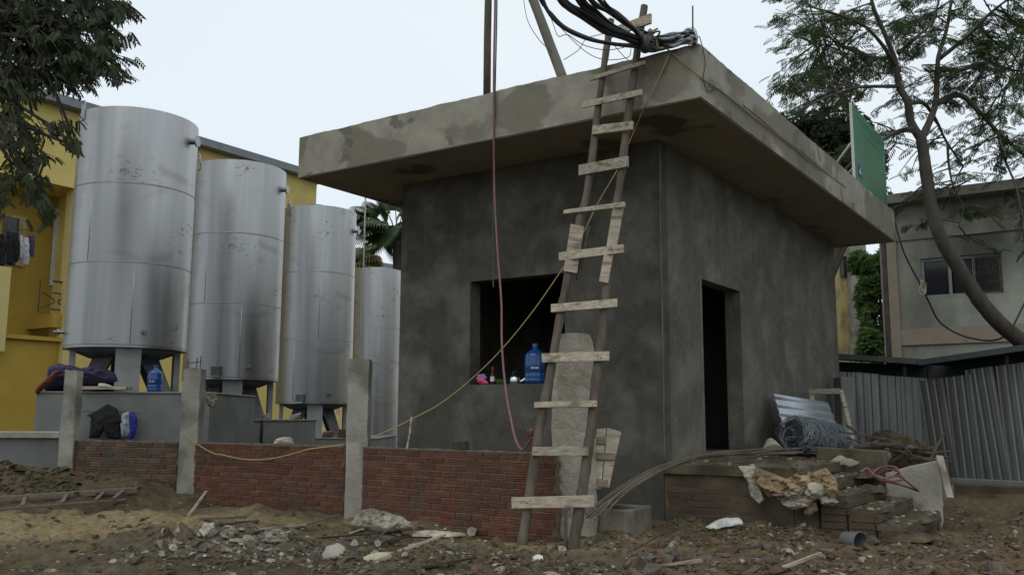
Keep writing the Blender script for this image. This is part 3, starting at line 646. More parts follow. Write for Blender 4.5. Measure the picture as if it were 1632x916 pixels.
tank(505, 485, 25.0, 326, 642, 1.0, (432, 540), .95, 'third steel tank with a small gauge box, nearest the palm', box=(481, 634), taps=((534, 629),), stub=(566, 370))
tank(597, 560, 34.0, 426, 720, 1.0, (522, 628), .6, 'farthest steel tank, partly hidden by the corner of the grey pump house', lug=False)

def plinth(px0, px1, py, Y, dep, label, lip=True, zg_=0):
    a = at(px0, py, Y); b = at(px1, py, Y)
    r = thing('tank_plinth', label, 'plinth', V(((a.x+b.x)/2, Y+dep/2, 0)), 'concrete tank plinths')
    mb = MB(); mb.box((a.x, Y, zg_), (b.x, Y+dep, a.z-.035)); part('body', mb, 'concrete_grey', r, bevel=.01)
    mb = MB(); mb.box((a.x-.02, Y-.02, a.z-.034), (b.x+.02, Y+dep+.02, a.z)); part('cap_slab', mb, 'concrete_grey', r, bevel=.008)
    return a.z
p1z = plinth(58, 336, 623, 15.0, 2.6, 'large grey concrete plinth carrying the blue bottle and purple tarp')
plinth(342, 415, 668, 18.9, 2.8, 'grey plinth below the second tank, beside the hanging dirty bag')
plinth(420, 470, 668, 18.6, 2.0, 'smaller grey plinth block between the second and third tanks')
plinth(440, 600, 697, 23.5, 4.0, 'low grey plinth with bits of rubble below the third tank')
plinth(560, 660, 712, 32.6, 3.0, 'farthest low plinth under the tank by the pump house corner')

# ------------------------------------------------------------------ brick fence: three runs between concrete posts
WZ = 1.12
def wp(px, py, z=WZ):
    d = ray(px, py); return CAM+d*((z-CAM.z)/d.z)
Wa, Wb, Wc, Wd, We, Wf = wp(886, 722), wp(578, 712), wp(549, 711), wp(305, 704.5), wp(284, 704), wp(108, 701)
def brick_run(P0, P1, variants, halves, label, capm='mortar_cap'):
    P0 = V((P0.x, P0.y, 0)); P1 = V((P1.x, P1.y, 0)); d = (P1-P0).normalized(); nin = V((-d.y, d.x, 0))
    r = thing('brick_wall', label, 'wall', (P0+P1)/2, 'unfinished brick fence runs')
    mb = MB(); mb.prism([P0+nin*.010-UP*.1, P1+nin*.010-UP*.1, P1+nin*.05-UP*.1, P0+nin*.05-UP*.1], UP*(WZ-.006+.1))
    o = part('mortar_core', mb, 'mortar', r); 
    # bricks sit with their front 9 mm proud of the mortar
    s = -.0365
    lay_bricks(r, P0+nin*(.045-.0), P1+nin*.045, WZ-.012, zg, variants, .068, halves)
    mb = MB(); k = 40; pts = []
    vs = []; fs = []
    for i in range(k+1):
        p = lerp(P0, P1, i/k); e = random.uniform(-.004, .008)
        vs += [p-nin*.002+UP*(WZ-.014), p-nin*.004+UP*(WZ+e), p+nin*.095+UP*(WZ+e), p+nin*.095+UP*(WZ-.014)]
        if i: o_ = (i-1)*4; fs += [(o_+q, o_+(q+1) % 4, o_+4+(q+1) % 4, o_+4+q) for q in range(4)]
    fs += [(0, 3, 2, 1), tuple(len(vs)-4+q for q in range(4))]
    mb.add(vs, fs); part('mortar_cap', mb, capm, r)
    return r
brick_run(Wb, Wa, BR, BRH, 'fresh red brick fence run behind the foot of the ladder')
brick_run(Wd, Wc, BR, BRH, 'red brick fence run with a sagging yellow cord hung across it')
brick_run(Wf, We, BO, None, 'older mud-stained brick fence run below the black clothes')
def post(px0, px1, pyt, pyb_ref, Y, label, mat='concrete', stubs=0, taper=0):
    px1 = px0+(px1-px0)/(1+.8*abs(px0-816)/F*1.0); a = at(px0, pyt, Y); b = at(px1, pyt, Y); wd = (b-a).length; z1 = a.z; z0 = hz((a.x+b.x)/2, Y)-.2
    cx = at((px0+px1)/2, (pyt+pyb_ref)/2, Y).x
    r = thing('concrete_post', label, 'post', V((cx, Y+wd/2, z0)), 'concrete fence posts')
    mb = MB(); k = 26; vs = []; fs = []
    for i in range(k+1):
        z = lerp(z0, z1, i/k); e = .012
        for (sx, sy) in ((-1, -1), (0, -1.02), (1, -1), (1, 1), (-1, 1)):
            q = V((cx+sx*wd/2*(1+taper*(1-i/k)), Y+wd/2+sy*wd/2, z)); nn = noise.noise_vector(q*5)*e
            if i == k: nn = nn+V((0, 0, random.uniform(-.03, .01)))
            vs.append(q+nn)
        if i: o_ = (i-1)*5; fs += [(o_+q, o_+(q+1) % 5, o_+5+(q+1) % 5, o_+5+q) for q in range(5)]
    fs += [(4, 3, 2, 1, 0), tuple(len(vs)-5+q for q in range(5))]
    mb.add(vs, fs); part('shaft', mb, mat, r, sh=40)
    for i in range(stubs):
        mb = MB(); x = cx+(-.35+.7*i/max(1, stubs-1))*wd; y = Y+wd*(.3+.4*(i % 2)); mb.tube([(x, y, z1-.05), (x+random.uniform(-.01, .01), y, z1+.10+.06*random.random())], .007, 6); part('rebar_stub', mb, 'iron', r)
    if stubs:
        mb = MB(); mb.tube([(cx-.4*wd, Y+.05, z1+.06), (cx+.45*wd, Y+.06, z1+.075)], .006, 5); part('stirrup', mb, 'iron', r)
post(98, 126, 590, 745, Wf.y-.1, 'weathered concrete post at the far left end of the brick fence', taper=.2)
post(287, 323, 585, 780, We.y-.16, 'concrete post with bare rebar stubs sticking out of its top', stubs=3)
post(552, 590, 570, 830, Wc.y-.16, 'tall concrete post standing between the two red brick fence runs')
# wide rough pillar at the near end of the fence
pil = thing('rough_pillar', 'wide flat rough-cast concrete pillar standing behind the ladder at the end of the brick fence', 'pillar', at(918, 860, 8.85))
mb = MB(); PY = 9.0
L_ = [(888, 533), (885, 560), (883, 600), (881, 650), (881, 690), (883, 740), (885, 800), (885, 862), (885, 880)]
R_ = [(940, 532), (946, 545), (948, 600), (949, 650), (950, 690), (951, 740), (952, 800), (953, 862), (953, 880)]
rows = 60; cols = 18; vs = []; fs = []
lt = [(y, x) for x, y in L_]; rt_ = [(y, x) for x, y in R_]
for i in range(rows+1):
    py = lerp(533, 880, i/rows); x0 = interp(lt, py); x1 = interp(rt_, py)
    for j in range(cols+1):
        t = j/cols; p = at(lerp(x0, x1, t), py-(3*math.sin(t*3.14) if i == 0 else 0), PY)
        e = min(t, 1-t, .1)*10
        lay = abs(((p.z*3.1+.25*noise.noise(p*3)) % 1)-.5)   # casting lifts
        cr = abs(noise.noise(V((p.x*9, 0, p.z*13))))
        p.y += (1-e)*.035-.030*max(0, lay-.40)*e*6*.3+.012*noise.noise(p*4)-(.012 if cr > .06 else 0)
        p.x += (.014*noise.noise(V((1, j // cols, p.z*7))) if j in (0, cols) else 0)
        vs.append(p)
for i in range(rows):
    for j in range(cols): q = i*(cols+1)+j; fs.append((q, q+1, q+cols+2, q+cols+1))
o_ = len(vs); rim = [j for j in range(cols+1)]+[i*(cols+1)+cols for i in range(1, rows+1)]+[rows*(cols+1)+j for j in range(cols-1, -1, -1)]+[i*(cols+1) for i in range(rows-1, 0, -1)]
for k in rim: vs.append(vs[k]+V((0, .24, 0)) if False else V((vs[k].x, PY+.27, vs[k].z)))
m_ = len(rim); fs += [(rim[k], rim[(k+1) % m_], o_+(k+1) % m_, o_+k) for k in range(m_)]+[tuple(o_+k for k in range(m_))]
mb.add(vs, fs); part('shaft', mb, 'rough_cast', pil, sh=40)
# low grey wall at far left
lw = thing('low_wall', 'low grey plastered wall with a flat coping at the left edge behind the mud heap', 'wall', at(40, 745, 13.9))
a = at(-160, 697, 14.0); b = at(98, 697, 14.0)
mb = MB(); mb.box((a.x, 14.0, 0), (b.x, 14.2, a.z-.002)); part('body', mb, 'concrete_grey', lw)
mb = MB(); mb.box((a.x, 13.93, a.z), (b.x, 14.27, a.z+.10)); part('coping', mb, 'concrete', lw, bevel=.012)

# ------------------------------------------------------------------ the ladder
FP = H(0, -OA, 0)                                      # the long front roof edge lies in this plane
yl1 = onp(965, 118, FP, W).y-.10; yr1 = onp(1013, 104, FP, W).y-.10
gl, gr_ = at(832, 862, 8.40), at(914, 869, 8.28)
def ladder_y(side, py):
    g_, y1, p1 = (gl, yl1, 118) if side == 'l' else (gr_, yr1, 104); t = (865-py)/(865-p1); 
    return lerp(g_.y, y1, t)
LP = [(832, 864), (840, 815), (847, 770), (858, 690), (868, 640), (878, 590), (889, 525), (899, 470), (908, 425), (922, 360), (935, 310), (944, 250), (951, 190), (958, 140), (965, 90), (971, 48), (974, 32)]
RP = [(914, 870), (923, 815), (933, 750), (941, 690), (949, 620), (957, 550), (965, 475), (972, 405), (981, 340), (990, 275), (998, 210), (1006, 150), (1013, 100), (1020, 55), (1027, 10)]
def lpt(tab, side, py, dy=0):
    x = interp([(b, a) for a, b in tab], py); return at(x, py, ladder_y(side, py)+dy)
lad = thing('ladder', 'rough homemade wooden ladder leaning from the mud up to the roof edge', 'ladder', V(((gl.x+gr_.x)/2, gl.y, GZ)))
for tab, side, r0_, r1_ in ((LP, 'l', .048, .036), (RP, 'r', .052, .038)):
    p = [at(x, y, ladder_y(side, y)) for x, y in tab]; p = spline([p[0]+V((-.01, -.02, -.22))]+p, 4)
    mb = MB(); n_ = len(p); mb.tube(p, [lerp(r0_, r1_, i/n_)*(1+.22*noise.noise(V((i*.45, r0_*99, 0)))) for i in range(n_)], 9, .09)
    part('pole', mb, 'bark_pole', lad, sh=60)
RUNGS = [(972, 54, 1038, 30, 17), (941, 126, 1029, 100, 7), (929, 168, 1024, 147, 11), (945, 208, 1009, 200, 15), (923, 272, 1001, 257, 19), (899, 338, 996, 326, 8),
         (891, 409, 994, 396, 14), (879, 491, 984, 483, 14), (864, 571, 971, 567, 15), (852, 645, 952, 643, 9), (849, 719, 938, 719, 14), (816, 801, 947, 798, 18)]
for x0, y0, x1, y1, th in RUNGS:
    ym = (y0+y1)/2; yl = ladder_y('l', ym)-.075; yr = ladder_y('r', ym)-.075
    xl = interp([(b, a) for a, b in LP], ym); xr = interp([(b, a) for a, b in RP], ym)
    f = lambda x: lerp(yl, yr, (x-xl)/(xr-xl))
    a = at(x0, y0, f(x0)); b = at(x1, y1, f(x1)); wd = th*((a.y+b.y)/2)/F
    mb = MB(); d = (b-a).normalized(); k = 5; mb.bar(a, b, wd, .028, side=(0, .1, 1), j=.004); part('rung', mb, 'old_timber', lad, bevel=.003)
    for xx in (xl-2.5, xl+2, xr-2, xr+2.5):          # nail heads
        q = at(xx, lerp(y0, y1, (xx-x0)/(x1-x0))+random.uniform(-.2, .2)*th, f(xx)-.014); mb = MB(); mb.tube([q+V((0, .006, 0)), q-V((0, .004, 0))], .007, 6); part('nail', mb, 'iron', lad)
for (x0, y0, x1, y1, wpx, dy, m_) in ((920, 360, 909, 434, 22, -.05, 'old_timber'), (986, 330, 974, 395, 17, -.05, 'old_timber'), (971, 400, 962, 450, 15, -.06, 'old_timber')):
    sd_ = 'l' if x0 < 950 else 'r'; a = at(x0, y0, ladder_y(sd_, y0)+dy); b = at(x1, y1, ladder_y(sd_, y1)+dy); mb = MB(); mb.bar(a, b, wpx*a.y/F, .024, side=(1, .1, 0), j=.004); part('splice_board', mb, m_, lad, bevel=.003)
for (x0, y0, x1, y1, rr) in ((929, 352, 905, 446, .03), (938, 360, 920, 445, .022), (988, 345, 966, 455, .03)):
    sd_ = 'l' if x0 < 950 else 'r'; a = at(x0, y0, ladder_y(sd_, y0)+.01); b = at(x1, y1, ladder_y(sd_, y1)+.01); mb = MB(); mb.tube([a, (a+b)/2+V((.008, 0, 0)), b], [rr, rr*1.1, rr*.9], 7, .08); part('splice_pole', mb, 'bark_pole', lad, sh=60)
mb = MB(); a = lpt(RP, 'r', 868, .02)+V((-.07, .0, .30)); mb.tube([a+V((0, 0, -.32)), a, a+V((.04, 0, .02))], .016, 6); part('foot_peg', mb, 'bark_pole', lad)

# ------------------------------------------------------------------ wooden formwork panel and concrete box near the ladder
wpn = thing('formwork_panel', 'offcut panel of nailed boards leaning beside the rough pillar', 'wood panel', at(965, 780, 9.0))
def wq(px, py): return at(px, py, lerp(9.35, 9.0, (py-683)/95))
for (a, b, c, d) in (((951, 684), (966, 682), (958, 779), (948, 778)), ((967.5, 682), (990, 688), (971, 777), (959.5, 777))):
    mb = MB(); mb.prism([wq(*a), wq(*b), wq(*c), wq(*d)], V((0, .022, .004))); part('board', mb, 'old_timber', wpn, bevel=.003)
def wc_(poly, dy): mb = MB(); mb.prism([wq(*q_)+V((0, dy, 0)) for q_ in poly], V((0, -.018, 0))); part('cleat', mb, 'cleat_brown', wpn, bevel=.002)
wc_([(951, 696), (966, 696), (966, 707), (950, 707)], -.003); wc_([(951, 720), (981, 722), (979, 733), (950, 731)], -.003); wc_([(952, 763), (969, 764), (968, 776), (951, 775)], -.003)
cb = thing('concrete_trough', 'square concrete inspection box with a sunken top beside the platform', 'concrete box', at(1005, 838, 9.0))
q = gp(998, 838); zt = .585
P0 = at(997, 812, 8.9); P0.z = 0
def bxp(a, b, z): return P0 + U*a + W*b + UP*z
la, lb = .62, .58
for lo, hi in (((0, 0), (la, .09)), ((0, lb-.09), (la, lb)), ((0, .0905), (.09, lb-.0905)), ((la-.09, .0905), (la, lb-.0905))):
    mb = MB(); mb.prism([bxp(lo[0], lo[1], .0), bxp(hi[0], lo[1], .0), bxp(hi[0], hi[1], .0), bxp(lo[0], hi[1], .0)], UP*(zt+random.uniform(-.006, .006))); part('side', mb, 'trough_cement', cb, bevel=.012)
mb = MB(); mb.prism([bxp(.091, .091, .4), bxp(la-.091, .091, .4), bxp(la-.091, lb-.091, .4), bxp(.091, lb-.091, .4)], UP*.09); part('fill', mb, 'concrete_muddy', cb)

# ------------------------------------------------------------------ lumps of cloth, sacks, paper
def crumple(outline, surf, nrm, bulge, crease, seed, fr=5, thick=.02, rings=12, ns=56, fold=None):
    """closed crumpled sheet: outline in pixels, surf(px,py) gives its place, pushed along nrm"""
    o = [V((x, y, 0)) for x, y in outline]; n = len(o); per = []
    for i in range(n): per.append((o[(i+1) % n]-o[i]).length)
    tot = sum(per); ring = []
    for k in range(ns):
        s = tot*k/ns; i = 0
        while s > per[i]: s -= per[i]; i += 1
        ring.append(o[i].lerp(o[(i+1) % n], s/per[i]))
    c = sum(ring, V((0, 0, 0)))/ns; sv = V((seed*3.7, seed*1.3, 0))
    vs = []; vb = []; nrm = V(nrm).normalized(); rings = int(rings*1.6); ns_ = ns
    for r_ in range(rings+1):
        t = r_/rings
        for k in range(ns):
            q = c.lerp(ring[k], t); p = surf(q.x, q.y)
            h = bulge*math.sqrt(max(0, 1-t*t))
            a = noise.noise(V((q.x*.02*fr/5, q.y*.02*fr/5, seed)))
            cr = (1-2*abs(noise.noise(p*fr+sv)))*.6+(1-2*abs(noise.noise(p*fr*2.3+sv)))*.3+(1-2*abs(noise.noise(p*fr*4.7-sv)))*.30+noise.noise(p*fr*11)*.08
            if fold: cr += math.sin((q.x*fold[0]+q.y*fold[1])+2.5*a)*fold[2]
            d = h*(1+.6*a)+crease*cr*(1 if t < .99 else .8)
            vs.append(p+nrm*d); vb.append(p+nrm*(d-thick*(1.0 if t < 1 else .4)-h*.0))
    mb = MB(); N_ = (rings+1)*ns; fs = []
    for r_ in range(rings):
        for k in range(ns):
            a, b, c2, d = r_*ns+k, r_*ns+(k+1) % ns, (r_+1)*ns+(k+1) % ns, (r_+1)*ns+k
            fs.append((a, b, c2, d)); fs.append((N_+a, N_+d, N_+c2, N_+b))
    for k in range(ns): a, b = rings*ns+k, rings*ns+(k+1) % ns; fs.append((a, b, N_+b, N_+a))
    mb.add(vs+vb, fs); return mb
up_ = (0, -.25, 1)
def stand(px, py, k=.012, dy=0):
    g_ = gp(px, py); return lambda x, y: at(x, y, g_.y+dy+k*(py-y))
def gs(dz=.0):
    return lambda x, y: gp(x, y)+V((0, 0, dz))
def fl(Y, k=0.0, y0=0): return lambda x, y: at(x, y, Y+k*(y-y0))
solo('tarpaulin', crumple([(560, 845), (566, 828), (580, 820), (592, 819), (620, 824), (645, 830), (662, 842), (660, 848), (600, 850)], stand(610, 850), (0, -.8, .5), .14, .075, 3, 6, .02, 18, 100), 'sheet_dirty', 'dirty pale tarpaulin heaped against the foot of the red brick fence', 'tarpaulin', smooth=True)
solo('plastic_sheet', crumple([(655, 851), (690, 848), (745, 853), (738, 857), (690, 858), (650, 857)], gs(.01), (0, -.2, 1), .02, .012, 5, 6, .01, 8, 40), 'sack_white', 'flat pale plastic sheet strip on the mud along the brick fence', 'plastic sheet', smooth=True)
solo('paper_sheet', crumple([(1124, 844), (1140, 836), (1153, 830), (1182, 831), (1185, 838), (1160, 843), (1140, 846)], gs(.015), (0, -.3, 1), .03, .02, 8, 7, .008, 8, 40), 'paper_white', 'crumpled white sheet lying on the mud in front of the platform', 'paper', smooth=True)
solo('foam_slab', crumple([(574, 893), (585, 888), (610, 884), (625, 884), (622, 889), (600, 895), (580, 897)], stand(600, 897), (0, -.5, 1), .04, .012, 9, 9, .03, 8, 40), 'foam_cream', 'broken cream foam slab among the rubble in the near middle', 'foam piece')
solo('paper_plate', crumple([(848, 891), (856, 887), (866, 890), (865, 895), (853, 896)], gs(.012), up_, .02, .008, 10, 9, .008, 6, 30), 'paper_white', 'small crushed pale plate on the bare mud before the ladder', 'litter', smooth=True)
solo('plastic_bag', crumple([(318, 848), (330, 836), (342, 834), (344, 846), (335, 852), (326, 858)], stand(326, 858), (0, -.8, .5), .04, .05, 12, 11, .01, 12, 48), 'sack_white', 'crushed white plastic bag on top of the rubble heap at left', 'plastic bag')
solo('plastic_bag', crumple([(270, 862), (280, 850), (287, 868), (283, 880), (272, 879)], stand(277, 880), (0, -.8, .5), .03, .045, 13, 11, .01, 12, 48), 'sheet_dirty', 'torn dirty plastic bag low on the left side of the rubble heap', 'plastic bag')
solo('plastic_bag', crumple([(352, 852), (368, 844), (380, 846), (372, 856), (356, 860)], stand(356, 860), (0, -.8, .5), .03, .045, 14, 11, .01, 12, 48), 'sheet_dirty', 'dull plastic bag right of the white one on the rubble heap', 'plastic bag')
solo('plastic_bag', crumple([(424, 856), (436, 846), (455, 850), (462, 862), (440, 868), (426, 866)], stand(440, 868), (0, -.8, .5), .04, .06, 15, 10, .01, 12, 48), 'sheet_dirty', 'pale grey bag at the right end of the rubble heap at left', 'plastic bag')
solo('cement_slab', crumple([(512, 885), (520, 872), (540, 866), (552, 874), (548, 886), (530, 893), (516, 893)], stand(525, 893), (0, -.9, .6), .05, .02, 16, 6, .05, 8, 36), 'concrete', 'flat grey broken cement slab tilted in the rubble near middle', 'concrete piece')
# burlap and sacks draped over the edge of the platform
PF = H(0, -.10, 0)
def plf(x, y):
    p = onp(x, y, PF, W)
    return p
solo('burlap_sack', crumple([(1206, 744), (1228, 752), (1258, 762), (1290, 746), (1302, 764), (1290, 785), (1262, 796), (1228, 792), (1210, 772)], plf, -W, .15, .085, 20, 5.5, .03, 18, 110, fold=(.16, -.22, .35)), 'burlap', 'brown burlap sack draped in folds over the platform edge', 'sack', smooth=True)
solo('burlap_sack', crumple([(1296, 752), (1318, 744), (1334, 762), (1338, 785), (1330, 797), (1308, 782), (1296, 770)], plf, -W, .09, .07, 22, 6, .03, 16, 90, fold=(.2, .05, .3)), 'burlap', 'stiff upright tan sack flap at the right of the draped heap', 'sack', smooth=True)
solo('canvas_sack', crumple([(1178, 742), (1204, 742), (1208, 765), (1220, 795), (1210, 803), (1198, 790), (1190, 764)], plf, -W, .04, .035, 23, 7, .02, 14, 80, fold=(.3, 0, .3)), 'sack_white', 'dirty white sack strip hanging at the left of the draped heap', 'sack', smooth=True)
solo('canvas_sack', crumple([(1240, 786), (1262, 778), (1290, 772), (1312, 774), (1306, 790), (1292, 806), (1268, 812), (1252, 802)], plf, -W, .17, .09, 24, 6.5, .02, 18, 100, fold=(.12, .25, .35)), 'sack_white', 'off-white folded sack lying under the brown burlap', 'sack', smooth=True)
solo('cloth_rag', crumple([(1232, 784), (1250, 781), (1264, 786), (1258, 792), (1240, 793)], plf, -W, .26, .02, 25, 8, .02, 8, 40), 'hose_red', 'reddish rag tucked between the brown and white sacks', 'rag', smooth=True)
solo('canvas_sack', crumple([(1316, 786), (1330, 792), (1336, 803), (1318, 798)], plf, -W, .10, .03, 27, 7, .02, 8, 40), 'sheet_dirty', 'small dirty sack corner sticking out low at right of the heap', 'sack', smooth=True)
solo('canvas_sack', crumple([(1286, 806), (1300, 800), (1304, 812), (1292, 822), (1282, 818)], plf, -W, .06, .03, 28, 7, .02, 8, 40), 'burlap', 'tan sack scrap dangling below the white folded sack', 'sack', smooth=True)
solo('burlap_sack', crumple([(1262, 738), (1276, 732), (1290, 742), (1296, 760), (1284, 768), (1268, 756)], plf, -W, .12, .05, 71, 7, .02, 12, 60, fold=(.3, .1, .3)), 'concrete_muddy', 'dark muddy sack crumpled behind the brown burlap on the platform edge', 'sack', smooth=True)
solo('canvas_sack', crumple([(1290, 768), (1306, 764), (1322, 776), (1316, 792), (1300, 796), (1288, 784)], plf, -W, .20, .05, 72, 8, .02, 14, 70, fold=(.3, -.3, .4)), 'sack_white', 'white sack fold curling up between the burlap and the stiff tan flap', 'sack', smooth=True)
solo('canvas_sack', crumple([(1306, 790), (1326, 788), (1338, 800), (1330, 806), (1312, 802)], plf, -W, .14, .04, 73, 8, .02, 10, 60, fold=(.2, .3, .4)), 'sheet_dirty', 'dirty white strip hanging at the lower right of the draped heap', 'sack', smooth=True)
# junk on the platform along the wall
zs_ = H(-.30, 4.2, PZ)
cs = thing('corrugated_sheet', 'loose sheet of pale corrugated metal leaning on the wall above the mesh roll', 'metal sheet', zs_)
A_, B_, C_, D_ = at(1233, 627, 13.15), at(1320, 641, 13.9), at(1346, 712, 13.2), at(1256, 712, 12.4)
mb = MB(); k = 44; vs = []; fs = []
for i in range(k+1):
    t = i/k; a = A_.lerp(D_, t); b = B_.lerp(C_, t); nn = (B_-A_).cross(D_-A_).normalized()
    d = .017*math.sin(t*2*math.pi*6); e = .02*math.sin(i*.9)
    for p in (a+V((e, 0, 0)), a.lerp(b, .5), b+V((e*.6, 0, 0))): vs += [p+nn*d, p+nn*(d+.003)]
    if i:
        o_ = (i-1)*6
        for q in (0, 2): fs += [(o_+q, o_+q+2, o_+q+8, o_+q+6), (o_+q+1, o_+q+7, o_+q+9, o_+q+3)]
        fs += [(o_, o_+6, o_+7, o_+1), (o_+4, o_+5, o_+11, o_+10)]
mb.add(vs, fs); part('sheet', mb, 'zinc_bright', cs, smooth=True)
# roll of fine wire mesh
mr = thing('wire_mesh_roll', 'tangled roll of fine bluish wire mesh lying under the corrugated sheet', 'wire mesh', at(1300, 715, 12.3))
a = at(1264, 690, 12.2); b = at(1346, 702, 12.7)
ax_ = (b-a).normalized(); s1 = ax_.orthogonal().normalized(); s2 = ax_.cross(s1)
rnd = random.Random(5)
mb = MB()
for k in range(150):
    t0 = rnd.random()**1.3; rr = rnd.uniform(.06, .27) if t0 < .06 else rnd.uniform(.215, .285)*(1-.30*max(0, t0-.5)); ph = rnd.random()*6.28; sq = rnd.uniform(.75, 1.05); pts = []
    for j in range(17):
        th = ph+j/16*2*math.pi*rnd.uniform(.9, 1.05); p = a.lerp(b, t0+.09*math.sin(th*rnd.choice((1, 2))+k))+s1*rr*math.cos(th)*sq+s2*rr*math.sin(th)*.8
        p.z = max(p.z, PZ+.03); pts.append(p)
    mb.tube(pts, .0032, 3)
part('wire_coil', mb, 'wire_mesh', mr, stuff=True)
mb = MB(); prof = []
k = 26; m_ = 40; vs = []; fs = []
for i in range(k+1):
    t = i/k; rr = .225*(1-.45*abs(t-.35)**1.5*2)
    for j in range(m_):
        th = 2*math.pi*j/m_; p = a.lerp(b, t)+(s1*math.cos(th)+s2*math.sin(th)*.82)*rr*(1+.22*noise.noise(V((math.cos(th)*2, math.sin(th)*2, t*5)))+.10*noise.noise(V((math.cos(th)*7, math.sin(th)*7, t*16)))); p.z = max(p.z, PZ+.02); vs.append(p)
    if i: o_ = (i-1)*m_; fs += [(o_+q, o_+(q+1) % m_, o_+m_+(q+1) % m_, o_+m_+q) for q in range(m_)]
ia = len(vs); vs.append(a+ax_*.12); fs += [(q, ia, (q+1) % m_) for q in range(m_)]; fs.append(tuple(k*m_+q for q in range(m_)))
mb.add(vs, fs); part('mesh_body', mb, 'mesh_core', mr, smooth=True)
wf = thing('wooden_frame', 'pale wooden frame leaning behind the corrugated sheet by the grey wall', 'frame', at(1320, 710, 14.3))
def fb(x0, y0, x1, y1, wd, Y0=14.2, Y1=14.2): 
    mb = MB(); mb.bar(at(x0, y0, Y0), at(x1, y1, Y1), wd*14.2/F, .03, side=(0, 0, 1) if abs(y1-y0) < 15 else (1, .2, 0), j=.004); part('rail', mb, 'old_timber', wf, bevel=.004)
fb(1289, 624, 1340, 623, 8, 14.4, 14.2); fb(1340, 622, 1345, 640, 7); fb(1345, 640, 1359, 703, 7, 14.2, 13.9); fb(1293, 628, 1300, 700, 8, 14.4, 14.1)
pp = thing('pale_post', 'pale square concrete post between the grey house corner and the metal hoarding', 'post', at(1352, 705, 15.6))
mb = MB(); a = at(1340, 600, 15.6); b = at(1363, 600, 15.6); mb.prism([(a.x, 15.6, .2), (b.x, 15.7, .2), (b.x-.05, 15.9, .2), (a.x-.05, 15.85, .2)], UP*(a.z-.2)); part('shaft', mb, 'concrete_grey', pp, bevel=.015)
solo('paper_bag', crumple([(1213, 718), (1222, 700), (1228, 698), (1236, 706), (1248, 716), (1230, 720)], fl(11.6), (0, -1, .4), .10, .02, 30, 6, .02, 8, 40), 'sack_white', 'crumpled pale bag on the platform beside the doorway', 'bag')
# steel bars bent over the end of the platform
rb = random.Random(11)
for k in range(12):
    o_ = rb.uniform(-1.1, 1.1); e = rb.uniform(-1.0, 1.0)
    p = [at(932+o_*8+rb.uniform(-2, 22), 822+e*5, 8.55+o_*.08), at(985+o_*5, 785+e*6, 8.95), at(1040, 752+e*6, 9.35), at(1090, 735+e*4, 9.75+.08*o_), at(1130+4*o_, 726+e*3, 10.1+.1*e), at(1210, 721+e*3+o_*4, 10.7+.12*o_), at(1262+rb.uniform(-10, 34), 720+o_*6+e*2, 11.2+.2*o_)]
    for q in p[3:]: q.z = max(q.z, PZ+.022+.012*(k % 4))
    for q in p[:2]: q.z = max(q.z, hz(q.x, q.y)+.03)
    mb = MB(); mb.tube(spline(p, 6), .0062, 5); solo('steel_bar', mb, 'rebar_rust', 'rusty steel bar in the bent sheaf lying over the platform end', 'steel bar', 'rusty bars in one sheaf', smooth=True)
# bucket
bk = thing('bucket', 'grey plastic bucket lying on its side at the foot of the steps', 'bucket', gp(1360, 842))
c = at(1373, 832, 8.62); g_ = gp(1366, 845); ax_ = V((.42, -.90, -.03)).normalized(); c = at(1369, 833, 8.6); c.z = hz(c.x, c.y)+.075
mb = MB(); mb.lathe(c, [(.0, -.19), (.062, -.19), (.065, -.185), (.088, 0), (.094, 0), (.094, .01), (.083, .01), (.060, -.175), (0, -.18)], 28, axis=ax_); part('shell', mb, 'bucket_grey', bk, sh=40)
mb = MB(); t1 = ax_.orthogonal().normalized(); t2 = ax_.cross(t1); mb.tube([c+ax_*.012+(t1*math.cos(t)+t2*math.sin(t))*.098+ax_*.04*math.sin(t) for t in np.linspace(0, math.pi, 14)], .004, 5); part('handle', mb, 'iron', bk)
# pink hose loops on the parapet
for k, pts in enumerate([[(1372, 752), (1382, 746), (1393, 757), (1408, 762), (1428, 758), (1441, 762), (1420, 766), (1398, 757)], [(1385, 760), (1400, 746), (1426, 744), (1440, 762), (1462, 780)], [(1382, 754), (1402, 764), (1418, 768), (1436, 772), (1464, 782)], [(1390, 748), (1395, 758), (1415, 748), (1434, 752), (1420, 760)]]):
    p = [at(x, y, 9.9+.05*k+.10*math.sin(i*1.7)) for i, (x, y) in enumerate(pts)]
    mb = MB(); mb.tube(spline(p, 7), .012, 6)
    if k == 0: ho = thing('hose', 'tangled loops of reddish hose over the right side of the steps', 'hose', at(1420, 770, 9.9))
    part('hose_loop', mb, 'hose_red', ho, smooth=True)
mb = MB(); mb.tube(spline([at(1282, 711, 11.9), at(1300, 716, 11.7), at(1320, 722, 11.4), at(1336, 728, 11.2), at(1330, 718, 11.3), at(1322, 713, 11.5)], 7), .012, 6); solo('hose', mb, 'hose_red', 'short reddish hose end poking out under the mesh roll', 'hose', smooth=True)
solo('plastic_bag', crumple([(1322, 738), (1334, 730), (1352, 734), (1370, 740), (1356, 743), (1336, 741)], fl(10.9), (0, -.5, 1), .05, .03, 33, 7, .01, 8, 40), 'sack_white', 'clear crumpled plastic scrap on the upper step by the parapet', 'plastic bag')
solo('cloth_rag', crumple([(1407, 708), (1416, 712), (1420, 728), (1416, 736), (1411, 726)], fl(11.55), (0, -1, .2), .03, .02, 35, 8, .01, 8, 36), 'sack_white', 'white rag hanging on the upper corner of the stair parapet', 'rag')
